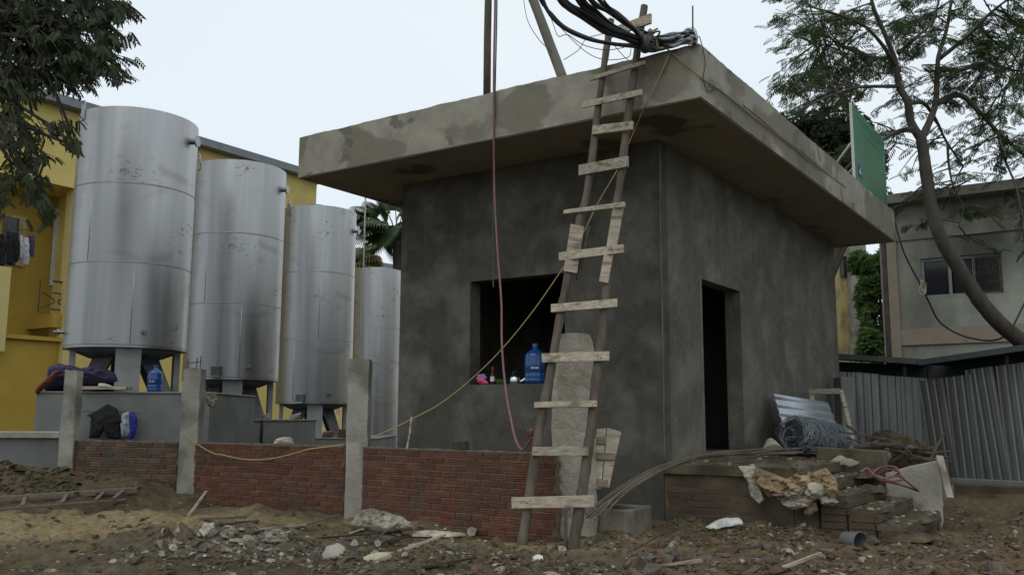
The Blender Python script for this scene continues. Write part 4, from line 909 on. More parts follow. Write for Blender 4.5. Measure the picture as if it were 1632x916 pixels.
# heap of sticks and offcuts behind the parapet
rs = random.Random(3)
hp = solo('soil_heap', crumple([(1360, 735), (1385, 705), (1420, 702), (1460, 715), (1492, 730), (1496, 770), (1420, 780), (1380, 770)], fl(11.9), (0, -.5, 1), .25, .08, 40, 3, .6, 12, 60), 'mud', 'mound of soil and debris heaped behind the stair parapet', 'soil heap', smooth=True)
for k in range(34):
    x = rs.uniform(1375, 1490); y = lerp(702, 727, (x-1375)/115)+rs.uniform(-9, 8); Y_ = rs.uniform(11.0, 11.6); a = at(x, y, Y_)
    an = rs.uniform(-.7, .5) if rs.random() < .8 else rs.uniform(.8, 2.0); l = rs.uniform(.18, .62); d = V((math.cos(an)*rs.choice((-1, 1)), rs.uniform(-.5, .3), -math.sin(abs(an))*.55+.1)).normalized()
    mb = MB()
    bd_ = rs.random() < .5
    if bd_: mb.bar(a-d*l/2, a+d*l/2, rs.uniform(.03, .08), .018, j=.004)
    else: mb.tube([a-d*l/2, a+V((rs.uniform(-.02, .02), 0, rs.uniform(-.02, .02))), a+d*l/2], [.012, .015, .009], 6, .1)
    sw_ = ('short' if l < .33 else 'medium' if l < .48 else 'long')+' dark '+('flat offcut' if bd_ else 'round stick')+(' upright' if abs(an) > .8 else '')+' at the '+('left end' if x < 1413 else 'middle' if x < 1452 else 'right end')+' of the scrap pile'; solo('scrap_wood', mb, 'stick', sw_, 'scrap wood', sw_)
mb = MB(); mb.tube([at(1350, 678, 13.0), at(1368, 690, 12.6), at(1392, 700, 12.2)], [.025, .022, .02], 7, .1); solo('scrap_wood', mb, 'stick', 'long dark branch slanting down beside the wooden frame', 'branch')
# pale plank leaning at the right end of the parapet
mb = MB(); mb.bar(at(1497, 726, 10.35), at(1514, 793, 10.1), .075, .025, side=(1, 0, 0), j=.004); solo('plank', mb, 'sheet_dirty', 'whitish plank leaning against the right end of the stair parapet', 'plank', bevel=.004)
mb = MB(); g_ = gp(1484, 812); mb.obb(g_+V((0, 0, .08)), V((.11, .05, .06)), V((-.04, .06, 0)), V((-.02, 0, .10)), .02); solo('concrete_piece', mb, 'stone_pale', 'pale wedge of concrete at the foot of the stair parapet', 'concrete piece', bevel=.01)
mb = MB(); g_ = gp(1520, 800); mb.obb(g_+V((.05, .5, .10)), V((.16, -.05, 0)), V((.03, .10, 0)), V((0, 0, .11)), .015); solo('concrete_block', mb, 'concrete_grey', 'small grey block on the ground right of the leaning whitish plank', 'concrete block', bevel=.01)

# ------------------------------------------------------------------ things on the window sill
SZ = 1.868
def sill(px, dep=.10):
    p = onp(px, 613, H(0, dep, 0), W); return V((p.x, p.y, SZ+.001))
def water_bottle(p, sc, label, bands=True):
    r = thing('water_bottle', label, 'water bottle', p); 
    prof = [(0, 0), (.115, 0), (.132, .015), (.135, .05), (.130, .06), (.135, .075), (.135, .12), (.129, .13), (.135, .14), (.135, .30), (.130, .31), (.134, .325), (.12, .37), (.07, .41), (.034, .43), (.032, .47)]
    mb = MB(); mb.lathe(p, [(a*sc, b*sc) for a, b in prof]+[(0, .47*sc)], 36); part('body', mb, 'bottle_blue', r, smooth=True)
    mb = MB(); mb.lathe(p, [(.037*sc, .455*sc), (.037*sc, .495*sc), (0, .50*sc)], 20); part('cap', mb, 'bottle_blue', r, sh=40)
    mb = MB()
    for k in range(9):
        t = -1.95+k*.08; 
        if k == 4: continue
        mb.obb(p+V((math.cos(t)*.1355*sc, math.sin(t)*.1355*sc, .19*sc)), V((-math.sin(t), math.cos(t), 0))*.004*sc, V((math.cos(t), math.sin(t), 0))*.0008, UP*.010*sc)
    part('lettering', mb, 'label_white', r); return r
water_bottle(sill(853, .11), 1.0, 'blue water bottle standing on the window sill of the grey house')
kt = thing('kettle', 'small aluminium kettle on the window sill between the bowl and the blue bottle', 'kettle', sill(821))
p = sill(821)
mb = MB(); mb.lathe(p, [(0, 0), (.062, 0), (.07, .01), (.068, .075), (.055, .095), (.03, .105), (0, .108)], 28); part('body', mb, 'aluminium', kt, sh=50)
mb = MB(); mb.lathe(p+UP*.106, [(.008, 0), (.008, .015), (.014, .02), (.0, .03)], 12); part('lid_knob', mb, 'cable_black', kt)
mb = MB(); mb.tube([p+V((-.035, 0, .095)), p+V((-.03, 0, .14)), p+V((.0, 0, .165)), p+V((.02, 0, .15))], .008, 6); part('handle', mb, 'cable_black', kt)
mb = MB(); mb.tube([p+V((.06, 0, .03)), p+V((.10, -.01, .05)), p+V((.125, -.01, .075))], [.016, .012, .008], 8); part('spout', mb, 'aluminium', kt)
p = sill(800); mb = MB(); mb.lathe(p, [(0, 0), (.05, 0), (.075, .02), (.085, .06), (.078, .06), (.065, .02), (0, .012)], 28); solo('bowl', mb, 'plastic_green', 'green plastic bowl on the window sill left of the kettle', 'bowl', sh=40)
p = sill(785); sb = thing('sauce_bottle', 'slim sauce bottle with a red cap on the window sill', 'bottle', p)
mb = MB(); mb.lathe(p, [(0, 0), (.026, 0), (.028, .01), (.028, .12), (.012, .16), (.012, .20), (0, .2)], 18); part('body', mb, 'sauce', sb, sh=50)
mb = MB(); mb.lathe(p, [(.0285, .04), (.029, .042), (.029, .10), (.0285, .102)], 18); part('paper_label', mb, 'label_white', sb)
mb = MB(); mb.lathe(p, [(.014, .195), (.014, .225), (0, .228)], 14); part('cap', mb, 'plastic_red', sb, sh=40)
solo('snack_bag', crumple([(760, 602), (770, 601), (779, 611), (774, 614), (764, 612)], lambda x, y: onp(x, y-1, H(0, .08, 0), W), -W, .03, .02, 41, 12, .02, 8, 36), 'bag_pink', 'crushed bright pink bag at the left end of the window sill', 'bag', smooth=True)
solo('snack_bag', crumple([(762, 598), (772, 596), (777, 603), (768, 610), (761, 606)], lambda x, y: onp(x, y-1, H(0, .16, 0), W), -W, .03, .02, 42, 12, .02, 8, 36), 'bag_blue', 'crushed blue and white bag behind the pink one on the sill', 'bag', smooth=True)

# ------------------------------------------------------------------ ropes, cords, cables
def rope(name, pts, r, mat, label, cat='rope', n=6, k=8, **kw):
    mb = MB(); mb.tube(spline(pts, k), r, n); return solo(name, mb, mat, label, cat, smooth=True, **kw)
def fpl(px, py, d=-.03): p = onp(px, py, FP+W*d, W); return p
RPx = H(-OB, 0, 0)
hang = thing('hanging_hose', 'thin pink hose hanging from above past the window to the ladder', 'hose', at(835, 716, 9.7))
hp_ = [fpl(789, -120), fpl(789, 0), fpl(787, 110), fpl(787, 200)]+[at(788, 300, 10.45), at(793, 400, 10.35), at(799, 480, 10.2), at(800, 550, 10.05), at(806, 620, 9.8), at(815, 670, 9.5), at(822, 700, 9.3), at(832, 716, 9.1), at(843, 705, 8.9), at(850, 690, 8.8), at(856, 682, 8.72)]
mb = MB(); mb.tube(spline(hp_, 8), .0125, 6); part('hose_line', mb, 'hose_pink', hang, smooth=True)
mb = MB(); rk = random.Random(2); mb.tube(spline([at(845+rk.uniform(-5, 10), 690+rk.uniform(-8, 8), 8.72+rk.uniform(-.06, .04)) for _ in range(12)]+[at(853, 705, 8.7), at(849, 722, 8.68)], 6), .010, 5); part('knot', mb, 'hose_red', hang, smooth=True)
rope('green_rope', [fpl(792, -120, -.05), fpl(792, 0, -.05), fpl(789, 150, -.05), at(787, 260, 10.5), at(786, 380, 10.45), at(786, 446, 10.42), at(787, 458, 10.42)], .009, 'rope_green', 'dark green rope hanging beside the pink hose, ending above the window')
YR = [fpl(1068, 84, -.02), fpl(1050, 125, -.03), fpl(1030, 165, -.03), at(1008, 215, 9.55), at(985, 268, 9.55), at(955, 320, 9.6), at(925, 380, 9.65), at(897, 427, 9.7), at(850, 495, 9.8), at(800, 556, 9.95), at(750, 605, 10.08), at(700, 644, 10.2), at(657, 667, 10.25), at(625, 683, 10.25), at(592, 697, 10.25)]
rope('yellow_rope', YR, .0065, 'rope_yellow', 'long yellow rope running from the roof corner down to the post', 'rope', k=5)
s_ = thing('slack_rope', 'slack yellow cord sagging between two concrete posts over the red bricks', 'rope', at(400, 733, We.y-.2))
mb = MB(); mb.tube(spline([at(288, 690, We.y-.22), at(312, 706, 11.9), at(340, 722, 11.7), at(352, 724, 11.65), at(385, 731, 11.4), at(420, 732, 11.1), at(455, 726, 10.85), at(490, 716, 10.6), at(520, 712, 10.45), at(548, 708, 10.3)], 6), .0075, 6); part('rope_line', mb, 'rope_yellow', s_, smooth=True)
rope('brown_wire', [fpl(1055, 70, -.03), fpl(1072, 86, -.03), fpl(1110, 118, -.03)]+[onp(x, y, RPx+U*-.02, U) for x, y in ((1122, 128), (1150, 146), (1200, 186), (1260, 232), (1310, 272))], .0085, 'cord_brown', 'brown cable slung across the roof corner and along its edge', 'cable')
mb = MB(); mb.tube([at(656, 664, 10.22), at(653, 690, 10.2), at(648, 718, 10.16)], .012, 6); solo('stick', mb, 'old_timber', 'short pale stick holding up the yellow rope on the brick fence', 'stick')
pw = at(733, 718, 9.62); mb = MB(); mb.obb(V((pw.x, 9.66, WZ+.045)), V((.075, -.04, 0)), V((.02, .045, 0)), V((-.01, 0, .045)), .004); solo('wood_block', mb, 'stick', 'small dark wood block on top of the brick fence near the ladder', 'wood block', bevel=.004)
# cable bundle over the roof corner
cbn = thing('cable_bundle', 'thick bundle of black and grey cables slung over the ladder top and roof corner', 'cables', at(1030, 70, 9.1))
cf = random.Random(8)
BUN = [([(840, -70), (864, 0), (890, 38), (930, 60), (975, 70), (1025, 76)], .020), ([(860, -70), (894, 0), (930, 28), (965, 50), (1000, 62), (1026, 74)], .030), ([(870, -60), (900, 0), (935, 22), (972, 46), (1004, 56), (1030, 66)], .024),
       ([(895, -60), (922, 0), (944, 22), (968, 42), (1000, 58), (1026, 70)], .030), ([(905, -60), (930, 0), (950, 18), (975, 40), (1005, 56), (1032, 72)], .022), ([(920, -60), (942, 0), (970, 18), (995, 36), (1012, 48), (1026, 66)], .028),
       ([(930, -50), (955, 0), (985, 22), (1005, 40), (1018, 56), (1030, 74)], .020), ([(940, -50), (962, 0), (990, 28), (1012, 46), (1022, 62), (1026, 80)], .010), ([(836, -70), (860, 0), (878, 20), (905, 45), (960, 66), (1018, 72)], .009), ([(868, -60), (890, 2), (920, 24), (945, 42), (968, 56), (1010, 64)], .010)]
for pts, r_ in BUN:
    n_ = len(pts); p = [at(x, y, lerp(8.2, 9.0, i/(n_-1))+cf.uniform(-.04, .04)) for i, (x, y) in enumerate(pts)]
    p = [p[0]+(p[0]-p[1])*2.5]+p; mb = MB(); mb.tube(spline(p, 7), r_, 7); part('cable', mb, 'cable_black', cbn, smooth=True)
for k in range(20):
    e = cf.uniform(-11, 6); b = k > 5
    pts = [(1008+cf.uniform(-8, 8), 66+e), (1028, 74+e*.8+cf.uniform(-6, 4)), (1048, 72+e+cf.uniform(-5, 5)), (1070, 68+e+cf.uniform(-6, 4)), (1088, 64+e*1.2), (1102+cf.uniform(-6, 4), 62+e*1.3+cf.uniform(-6, 4)), (1106+cf.uniform(-3, 4), 70+e)]
    p = [fpl(x, min(y, 84-.17*(x-1030)), -.05+cf.uniform(-.06, .12)) for x, y in pts]; mb = MB(); mb.tube(spline(p, 6), cf.uniform(.013, .021), 6); part('cable', mb, 'cable_grey' if b else 'cable_black', cbn, smooth=True)
for k in range(7):
    p = [at(1022+cf.uniform(-14, 30), 60+cf.uniform(-14, 22), 9.02+cf.uniform(-.08, .08)) for _ in range(9)]; mb = MB(); mb.tube(spline(p, 6), .010, 5); part('tie_wire', mb, 'cable_black' if k % 2 else 'cord_brown', cbn, smooth=True)
for k in range(4):
    t_ = np.linspace(0, 5.5, 12)+k; mb = MB(); mb.tube(spline([at(1103+(9+k*2)*math.cos(t)*.6, 62+(9+k*3)*math.sin(t), 9.0+.05*k) for t in t_], 4), .0035, 4); part('wire_end', mb, 'iron', cbn, smooth=True)
mb = MB(); mb.tube([at(1028, y, 8.93) for y in (58, 68, 78, 84)], [.05, .065, .06, .03], 9, .12); part('tape_wrap', mb, 'cable_black', cbn, smooth=True)
TW_ = [([(832, -20), (840, 30), (858, 62), (880, 84)], 'loose thin wire dangling left of the leaning roof pole'), ([(868, 0), (882, 40), (890, 58), (905, 56), (930, 72), (965, 80), (995, 76)], 'thin kinked wire passing behind the ladder head'), ([(862, 0), (890, 40), (930, 80), (962, 95), (1000, 92), (1006, 78)], 'thin slack wire sagging below the cable bundle'), ([(898, 96), (922, 80), (935, 62), (962, 54)], 'short thin wire rising from the roof edge near the leaning pole'),
       ([(978, 72), (996, 92), (1008, 102), (994, 108), (1000, 120)], 'thin wire end hanging at the second ladder rung')]
for pts, lb_ in TW_: rope('thin_wire', [at(x, y, 9.5-.02*i) for i, (x, y) in enumerate(pts)], .0045, 'iron', lb_, 'wire', n=4)
mb = MB(); p = fpl(1104, 70, .08); mb.tube([p-UP*.05, at(1104, 10, p.y+.01)], .008, 6); solo('rebar_rod', mb, 'iron', 'single thin steel rod standing upright at the roof corner', 'steel rod')
rope('thin_wire', [fpl(1112, 60, -.02), fpl(1116, 62, -.03)]+[onp(x, y, RPx+U*-.015, U) for x, y in ((1124, 100), (1121, 125), (1128, 145), (1140, 142))], .005, 'iron', 'thin loose wire hanging over the roof corner', 'wire', n=4)
# poles standing on the roof
pb = onp(776, 153, FP+W*.25, W); pb.z = ZT-.01
mb = MB(); mb.tube([pb, at(777, 60, pb.y+.05), at(779, -40, pb.y+.1), at(781, -160, pb.y+.15)], [.048, .046, .042, .04], 8, .06); solo('roof_pole', mb, 'bark_pole', 'dark upright timber pole standing on the roof edge', 'pole', smooth=True)
pb2 = onp(903, 123, FP+W*.35, W); pb2.z = ZT-.01
mb = MB(); pe = at(849, -2, pb2.y+.1); mb.tube([pb2.lerp(pe, q_/6)+V((0, 0, 0)) for q_ in range(13)], [.062-.001*q_ for q_ in range(13)], 9, .04); solo('roof_pole', mb, 'pole_pale', 'thick pale pole leaning left on the roof behind the ladder', 'pole', smooth=True)
# green sign on the far part of the roof edge
sg = thing('sign_board', 'green information board with small yellow lettering on the roof edge', 'sign', onp(1395, 320, RPx+U*.06, U))
SP = RPx+U*.06
A_, B_, C_, D_ = [onp(x, y, SP, U) for x, y in ((1357, 165), (1408, 209), (1417.5, 345), (1371, 302))]
sx = (B_-A_); sx.z = 0; wid = sx.length; sx.normalize(); zt = A_.z; zb = ZT-.05; hgt = zt-zb
def sgp(s, t, d=0): return V((A_.x, A_.y, 0))+sx*(s*wid)+UP*(zt-t*hgt)-U*d
mb = MB(); mb.prism([sgp(0, 0), sgp(1, 0), sgp(1, 1), sgp(0, 1)], U*.03); part('panel', mb, 'sign_green', sg)
for s in (0,):
    mb = MB(); mb.prism([sgp(s, -.01, .006)-sx*.012, sgp(s, -.01, .006)+sx*.012, sgp(s, 1, .006)+sx*.012, sgp(s, 1, .006)-sx*.012], U*.042); part('frame_post', mb, 'white_paint', sg)
mb = MB(); mb.bar(onp(1357, 228, SP+U*.04, U), onp(1334, 259, SP+U*.9, U), .035, .035); part('strut', mb, 'white_paint', sg)
mb = MB(); mb.bar(onp(1366, 262, SP+U*.04, U), onp(1352, 276, SP+U*.6, U), .03, .03); part('strut', mb, 'frame_grey', sg)
rt = random.Random(4)
def line(s0, s1, t, h, mat, mb, gap=.25):
    s = s0
    while s < s1:
        l = rt.uniform(.015, .05); e = min(s+l, s1)
        mb.prism([sgp(s, t, .001), sgp(e, t, .001), sgp(e, t+h, .001), sgp(s, t+h, .001)], -U*.002); s = e+rt.uniform(.008, .016)
mb = MB(); line(.15, .92, .08, .022, None, mb); line(.28, .85, .125, .018, None, mb); line(.40, .70, .235, .018, None, mb); part('lettering', mb, 'sign_faint', sg)
mb = MB()
for (s0, s1, t) in ((.26, .34, .335), (.40, .72, .315), (.42, .72, .345), (.46, .73, .375), (.26, .34, .39), (.26, .34, .46), (.36, .80, .455), (.40, .95, .49), (.36, .96, .52), (.26, .34, .53), (.68, .96, .555), (.26, .36, .60), (.26, .80, .68), (.30, .85, .71), (.30, .84, .745), (.26, .70, .78), (.30, .86, .81), (.46, .88, .85), (.60, .92, .885)): line(s0, s1, t, .010, None, mb)
part('lettering', mb, 'sign_yellow', sg)
mb = MB(); mb.prism([sgp(.10, .70, .001), sgp(.20, .70, .001), sgp(.20, .845, .001), sgp(.10, .845, .001)], -U*.003); part('emblem', mb, 'sign_blue', sg)
mb = MB(); mb.prism([sgp(.15, .72, .005), sgp(.185, .81, .005), sgp(.115, .81, .005)], -U*.002); part('emblem', mb, 'white_paint', sg)

# ------------------------------------------------------------------ clothes and tarps at the tank plinth, bottle, bags
PY1 = 14.86
solo('work_trousers', crumple([(139, 661), (152, 655), (172, 643), (186, 650), (196, 672), (192, 672), (191, 699), (172, 699), (168, 682), (158, 698), (142, 698), (146, 664)], fl(PY1), (0, -1, 0), .06, .02, 50, 5, .03, 14, 72), 'cloth_black', 'black jacket and trousers hung on the grey plinth above the brick fence', 'clothes', smooth=True)
solo('shirt', crumple([(195, 658), (206, 656), (208, 694), (194, 697), (192, 674)], fl(PY1), (0, -1, 0), .04, .02, 51, 5, .03, 10, 48, fold=(.7, 0, .4)), 'cloth_pattern', 'pale patterned shirt hanging between the black clothes and the blue cloth', 'clothes', smooth=True)
solo('blue_cloth', crumple([(208, 657), (212, 655), (219, 665), (219, 680), (212, 699), (207, 699)], fl(PY1), (0, -1, 0), .05, .02, 52, 5, .03, 10, 48, fold=(.7, 0, .4)), 'cloth_blue', 'bright blue cloth hanging at the right of the black clothes', 'clothes', smooth=True)
mb = MB(); mb.tube([at(132, 655, 14.93), at(225, 657, 14.93)], .006, 5); solo('clothes_line', mb, 'iron', 'thin line on the plinth face holding the black clothes', 'line')
solo('purple_tarp', crumple([(72, 622), (80, 590), (92, 582), (112, 584), (140, 592), (165, 588), (192, 596), (194, 612), (160, 619), (120, 622)], fl(15.35), (0, -1, .3), .22, .09, 53, 3.5, .4, 14, 72), 'tarp_purple', 'dark purple tarpaulin bundled on top of the plinth beside the tank leg', 'tarpaulin', smooth=True)
solo('red_strap_cloth', crumple([(57, 625), (66, 612), (78, 604), (92, 590), (96, 592), (84, 610), (70, 620), (60, 629)], fl(15.0), (0, -1, .3), .08, .03, 54, 5, .04, 10, 48), 'tarp_red', 'reddish edge of cloth slipping off the left end of the plinth', 'cloth', smooth=True)
mb = MB(); mb.bar(at(134, 618, 15.06), at(206, 618, 15.06), .05, .25, side=(0, 0, 1)); solo('plank', mb, 'old_timber', 'short plank lying on the plinth edge in front of the purple tarp', 'plank')
solo('litter_paper', crumple([(156, 618), (158, 611), (168, 612), (180, 616), (182, 620)], fl(14.96), (0, -1, .5), .04, .03, 55, 8, .02, 8, 36), 'paper_white', 'crumpled white paper on the plinth edge below the purple tarp', 'paper')
p = at(246, 622, 15.16); p.z = p1z+.001; water_bottle(p, .88, 'blue water bottle standing on the plinth under the big tank')
solo('hanging_bag', crumple([(329, 626), (344, 625), (348, 636), (341, 655), (334, 646), (329, 638)], fl(12.35), (0, -1, 0), .07, .05, 56, 6, .02, 10, 48), 'sheet_dirty', 'dirty plastic bag hanging on the post beside the second tank', 'bag')
mb = MB(); mb.tube([at(338, 625, 12.35), at(330, 615, 12.3), at(322, 612, 12.2)], .005, 4); solo('bag_string', mb, 'iron', 'short string tying the dirty bag to the concrete post', 'string')
p = at(453, 709, 11.0); solo('cement_bag', crumple([(434, 711), (440, 701), (452, 697), (466, 698), (469, 708), (462, 712)], fl(11.12), (0, -1, .4), .07, .02, 57, 6, .06, 8, 40), 'sack_white', 'small pale sack resting on top of the red brick fence', 'sack')
for k, (x, y, Y_, s, lb_) in enumerate(((548, 690, 23.6, .16, 'reddish rubble lump on the low plinth by the tall post'), (520, 693, 23.6, .13, 'smaller rubble lump on the low plinth beside the tank leg'), (418, 664, 18.75, .08, 'pale crumb of mortar on the middle plinth corner'), (466, 664, 18.55, .09, 'pale crumb of mortar on the right plinth block edge'))):
    p = at(x, y, Y_); p.y += .2; mb = MB(); mb.obb(p, V((s, .02, .02)), V((-.02, s*.8, 0)), V((.01, 0, s*.6)), s*.25); solo('rubble', mb, 'stone_red' if k < 2 else 'stone_pale', lb_, 'rubble', bevel=.01)

# ------------------------------------------------------------------ ladder lying on the ground at left, wheel at the edge
ll = thing('lying_ladder', 'old wooden ladder lying flat on the mud at the left', 'ladder', gp(100, 805))
def gl_(px, py, dz): p = gp(px, py); p.z += dz; return p
a0, a1 = gp(-60, 812), gp(218, 791); b0, b1 = gp(-60, 824), gp(200, 803)
mb = MB(); mb.bar(a0+UP*.09, a1+UP*.08, .065, .045, side=(0, 0, 1), j=.004); part('rail', mb, 'weathered_rail', ll, bevel=.004)
mb = MB(); mb.bar(b0+UP*.05, b1+UP*.05, .03, .04, side=(0, 0, 1), j=.004); part('rail', mb, 'weathered_rail', ll, bevel=.004)
for t in (.12, .34, .58, .80, .92):
    mb = MB(); mb.bar(a0.lerp(a1, t)+UP*.085, b0.lerp(b1, t)+UP*.078-V((0, .03, 0)), .04, .025, side=(1, 0, 0)); part('rung', mb, 'weathered_rail', ll, bevel=.003)
bw = thing('motorbike_wheel', 'dark motorbike front wheel just entering the frame at far left', 'wheel', V((-4.16, 6.9, GZ)))
wc = V((-4.13, 6.95, hz(-4.13, 6.95)+.30)); wax = V((.25, -1, 0)).normalized()
mb = MB(); mb.lathe(wc, [(.235, -.04), (.27, -.055), (.30, -.03), (.305, 0), (.30, .03), (.27, .055), (.235, .04), (.235, -.04)], 48, axis=wax); part('tyre', mb, 'rubber', bw, smooth=True)
mb = MB(); mb.lathe(wc, [(.22, -.03), (.237, -.035), (.237, .035), (.22, .03), (.22, -.03)], 40, axis=wax); part('rim', mb, 'steel_plain', bw, sh=40)
mb = MB(); mb.lathe(wc, [(0, -.06), (.05, -.06), (.05, .06), (0, .06)], 16, axis=wax); part('hub', mb, 'steel_dark', bw, sh=40)
t1 = wax.orthogonal().normalized(); t2 = wax.cross(t1)
for k in range(12):
    a = k*math.pi/6; d = t1*math.cos(a)+t2*math.sin(a); mb = MB(); mb.tube([wc+d*.045, wc+d*.225], .003, 4); part('spoke', mb, 'steel_plain', bw)
mb = MB(); hz_ = V((-wax.y, wax.x, 0)); vs = []; fs = []
for i in range(13):
    a = R(20+i*10); d = hz_*math.cos(a)*(-1)+UP*math.sin(a)
    for s_, rr in ((-.06, .315), (0, .335), (.06, .315), (.06, .311), (0, .331), (-.06, .311)): vs.append(wc+d*rr+wax*s_)
    if i: o_ = (i-1)*6; fs += [(o_+q, o_+(q+1) % 6, o_+6+(q+1) % 6, o_+6+q) for q in range(6)]
mb.add(vs, fs); part('mudguard', mb, 'frame_grey', bw, smooth=True)
for s_ in (-.08, .08):
    mb = MB(); mb.tube([wc+wax*s_, wc+wax*s_+UP*.5-hz_*.2], .018, 8); part('fork', mb, 'steel_dark', bw, smooth=True)

# ------------------------------------------------------------------ metal hoarding behind the steps
hd = thing('metal_hoarding', 'rusty-grey corrugated metal hoarding with a dark tin ridge behind the steps', 'fence', at(1490, 760, 16.6))
def hoard(px0, Y0, px1, Y1, top0, top1, sheets, lean):
    a = at(px0, 760, Y0); b = at(px1, 760, Y1); a.z = 0; b.z = 0; za = at(px0, top0, Y0).z; zb_ = at(px1, top1, Y1).z
    d = (b-a); L = d.length; d.normalize(); nin = V((-d.y, d.x, 0))
    step = L/sheets
    for k in range(sheets):
        s0 = k*step-.02; s1 = (k+1)*step+.03; nseg = int((s1-s0)/.022); vs = []; fs = []; offy = .012*(k % 2)+random.uniform(0, .01)
        sk = lean*random.uniform(.6, 1.3); drop = random.uniform(.17, .27)
        for i in range(nseg+1):
            s = lerp(s0, s1, i/nseg); prof_ = .0045*(1 if (i % 6) in (1, 2) else -1)*(.6+.4*((i//4) % 2))
            zt = lerp(za, zb_, s/L)-drop; zl = hz((a+d*s).x, (a+d*s).y)+.02+.10
            for z, o in ((zt, sk), (zl, 0)):
                p = a+d*(s+o*(z-zl)/2)+nin*(prof_-offy); p.z = z; vs += [p, p+nin*.0025]
            if i: o_ = (i-1)*4; fs += [(o_, o_+4, o_+6, o_+2), (o_+1, o_+3, o_+7, o_+5), (o_, o_+1, o_+5, o_+4), (o_+2, o_+6, o_+7, o_+3)]
        mb = MB(); mb.add(vs, fs); part('corrugated_sheet', mb, 'zinc_sheet', hd)
    for k in range(int(L/1.3)+1):
        p = a+d*min(L, k*1.3)+nin*.06; mb = MB(); mb.box((p.x-.03, p.y-.03, 0), (p.x+.03, p.y+.03, lerp(za, zb_, min(1, k*1.3/L)))); part('stud', mb, 'iron', hd)
    mb = MB(); p0 = a-d*.05+nin*-.30; p1 = b+d*.05+nin*-.30; q0 = a-d*.05+nin*1.15; q1 = b+d*.05+nin*1.15
    vs = []
    for p, z in ((p0, za), (p1, zb_), (q1, zb_+.06), (q0, za+.06)): vs.append(V((p.x, p.y, z)))
    mb.prism(vs, UP*.10); part('tin_ridge', mb, 'tar_roof', hd)
    mb = MB(); e0 = q0-nin*.1-d*.7; e1 = q1-nin*.1+d*.5; mb.prism([e0, e1, e1+UP*(zb_+.05), e0+UP*(za+.05)], nin*.04); part('gap_shade_sheet', mb, 'tar_roof', hd)  # dark sheet added so the gap under the ridge looks shaded
    mb = MB(); mb.prism([a-d*.02-nin*.10-UP*.2, b+d*.02-nin*.10-UP*.2, b+d*.02+nin*.10-UP*.2, a-d*.02+nin*.10-UP*.2], UP*(hz(b.x, b.y)+.33)); part('kerb', mb, 'concrete_grey', hd, bevel=.01)
hoard(1330, 17.4, 1486, 16.8, 572, 583, 4, .0)
hoard(1489, 16.7, 1800, 14.6, 583, 540, 7, -.16)
mb = MB(); a = at(1500, 778, 15.2); 
mb = MB(); mb.prism([at(1380, 790, 15.3)*1, at(1900, 790, 13.4), at(1900, 790, 13.7), at(1380, 790, 15.6)], UP*.001)
kz = [at(1440, 790, 15.6), at(1860, 790, 13.6)]
kz[0].z = kz[1].z = 0; dk = (kz[1]-kz[0]).normalized(); nk = V((-dk.y, dk.x, 0))
mb = MB(); mb.prism([kz[0], kz[1], kz[1]+nk*.25, kz[0]+nk*.25], UP*.43); solo('low_kerb', mb, 'concrete_muddy', 'low muddy concrete kerb running along the foot of the metal hoarding', 'kerb', bevel=.02)

# ------------------------------------------------------------------ cream building at the right
CB0 = at(1416, 560, 20.0); CB0.z = 0
AX = -U; IN = W
def cbq(s, z, d=0): return CB0+AX*s+UP*z+IN*d
def cb_s(px, py, d=0):
    p = onp(px, py, CB0+IN*d, IN); return (p-CB0).dot(AX), p.z
crm = thing('cream_building', 'weathered cream two-storey building with pinkish bands and a barred window behind the hoarding', 'building', cbq(6, 0))
def cbox(s0, s1, z0, z1, d0, d1):
    mb = MB(); mb.prism([cbq(s0, z0, d0), cbq(s1, z0, d0), cbq(s1, z0, d1), cbq(s0, z0, d1)], UP*(z1-z0)); return mb
ztop = cb_s(1632, 291)[1]; wl, wzt = cb_s(1466, 412); wr, wzb = cb_s(1600, 468); wzt = (wzt+cb_s(1600, 402)[1])/2; wzb = (cb_s(1466, 474)[1]+wzb)/2
mb = MB(); wall_panel(mb, cbq(0, 0), AX, IN, 13, 0, ztop-.2, .25, (wl, wr, wzb, wzt)); part('wall', mb, 'cream_wall', crm)
mb = MB(); mb.prism([cbq(.0, 0, .2505), cbq(.25, 0, .2505), cbq(.25, 0, 8), cbq(0, 0, 8)], UP*(ztop-.2)); part('wall', mb, 'cream_wall', crm)
part('roof_slab', cbox(-.35, 13.3, ztop-.2, ztop, -.45, 8.2), 'soot', crm)
part('room_back', cbox(wl-.5, wr+.5, wzb-.5, wzt+.5, 1.6, 1.7), 'glass_dark', crm)
z_ = cb_s(1500, 522)[1]; z2_ = cb_s(1500, 548)[1]; part('band', cbox(.28, 13, z2_, z_, -.05, -.001), 'pink_band', crm)
z_ = cb_s(1500, 355)[1]; z2_ = cb_s(1500, 378)[1]; part('band', cbox(.28, 13, z2_, z_, -.05, -.001), 'soot', crm)
part('pilaster', cbox(-.06, .28, 0, ztop-.201, -.07, -.001), 'pink_band', crm)
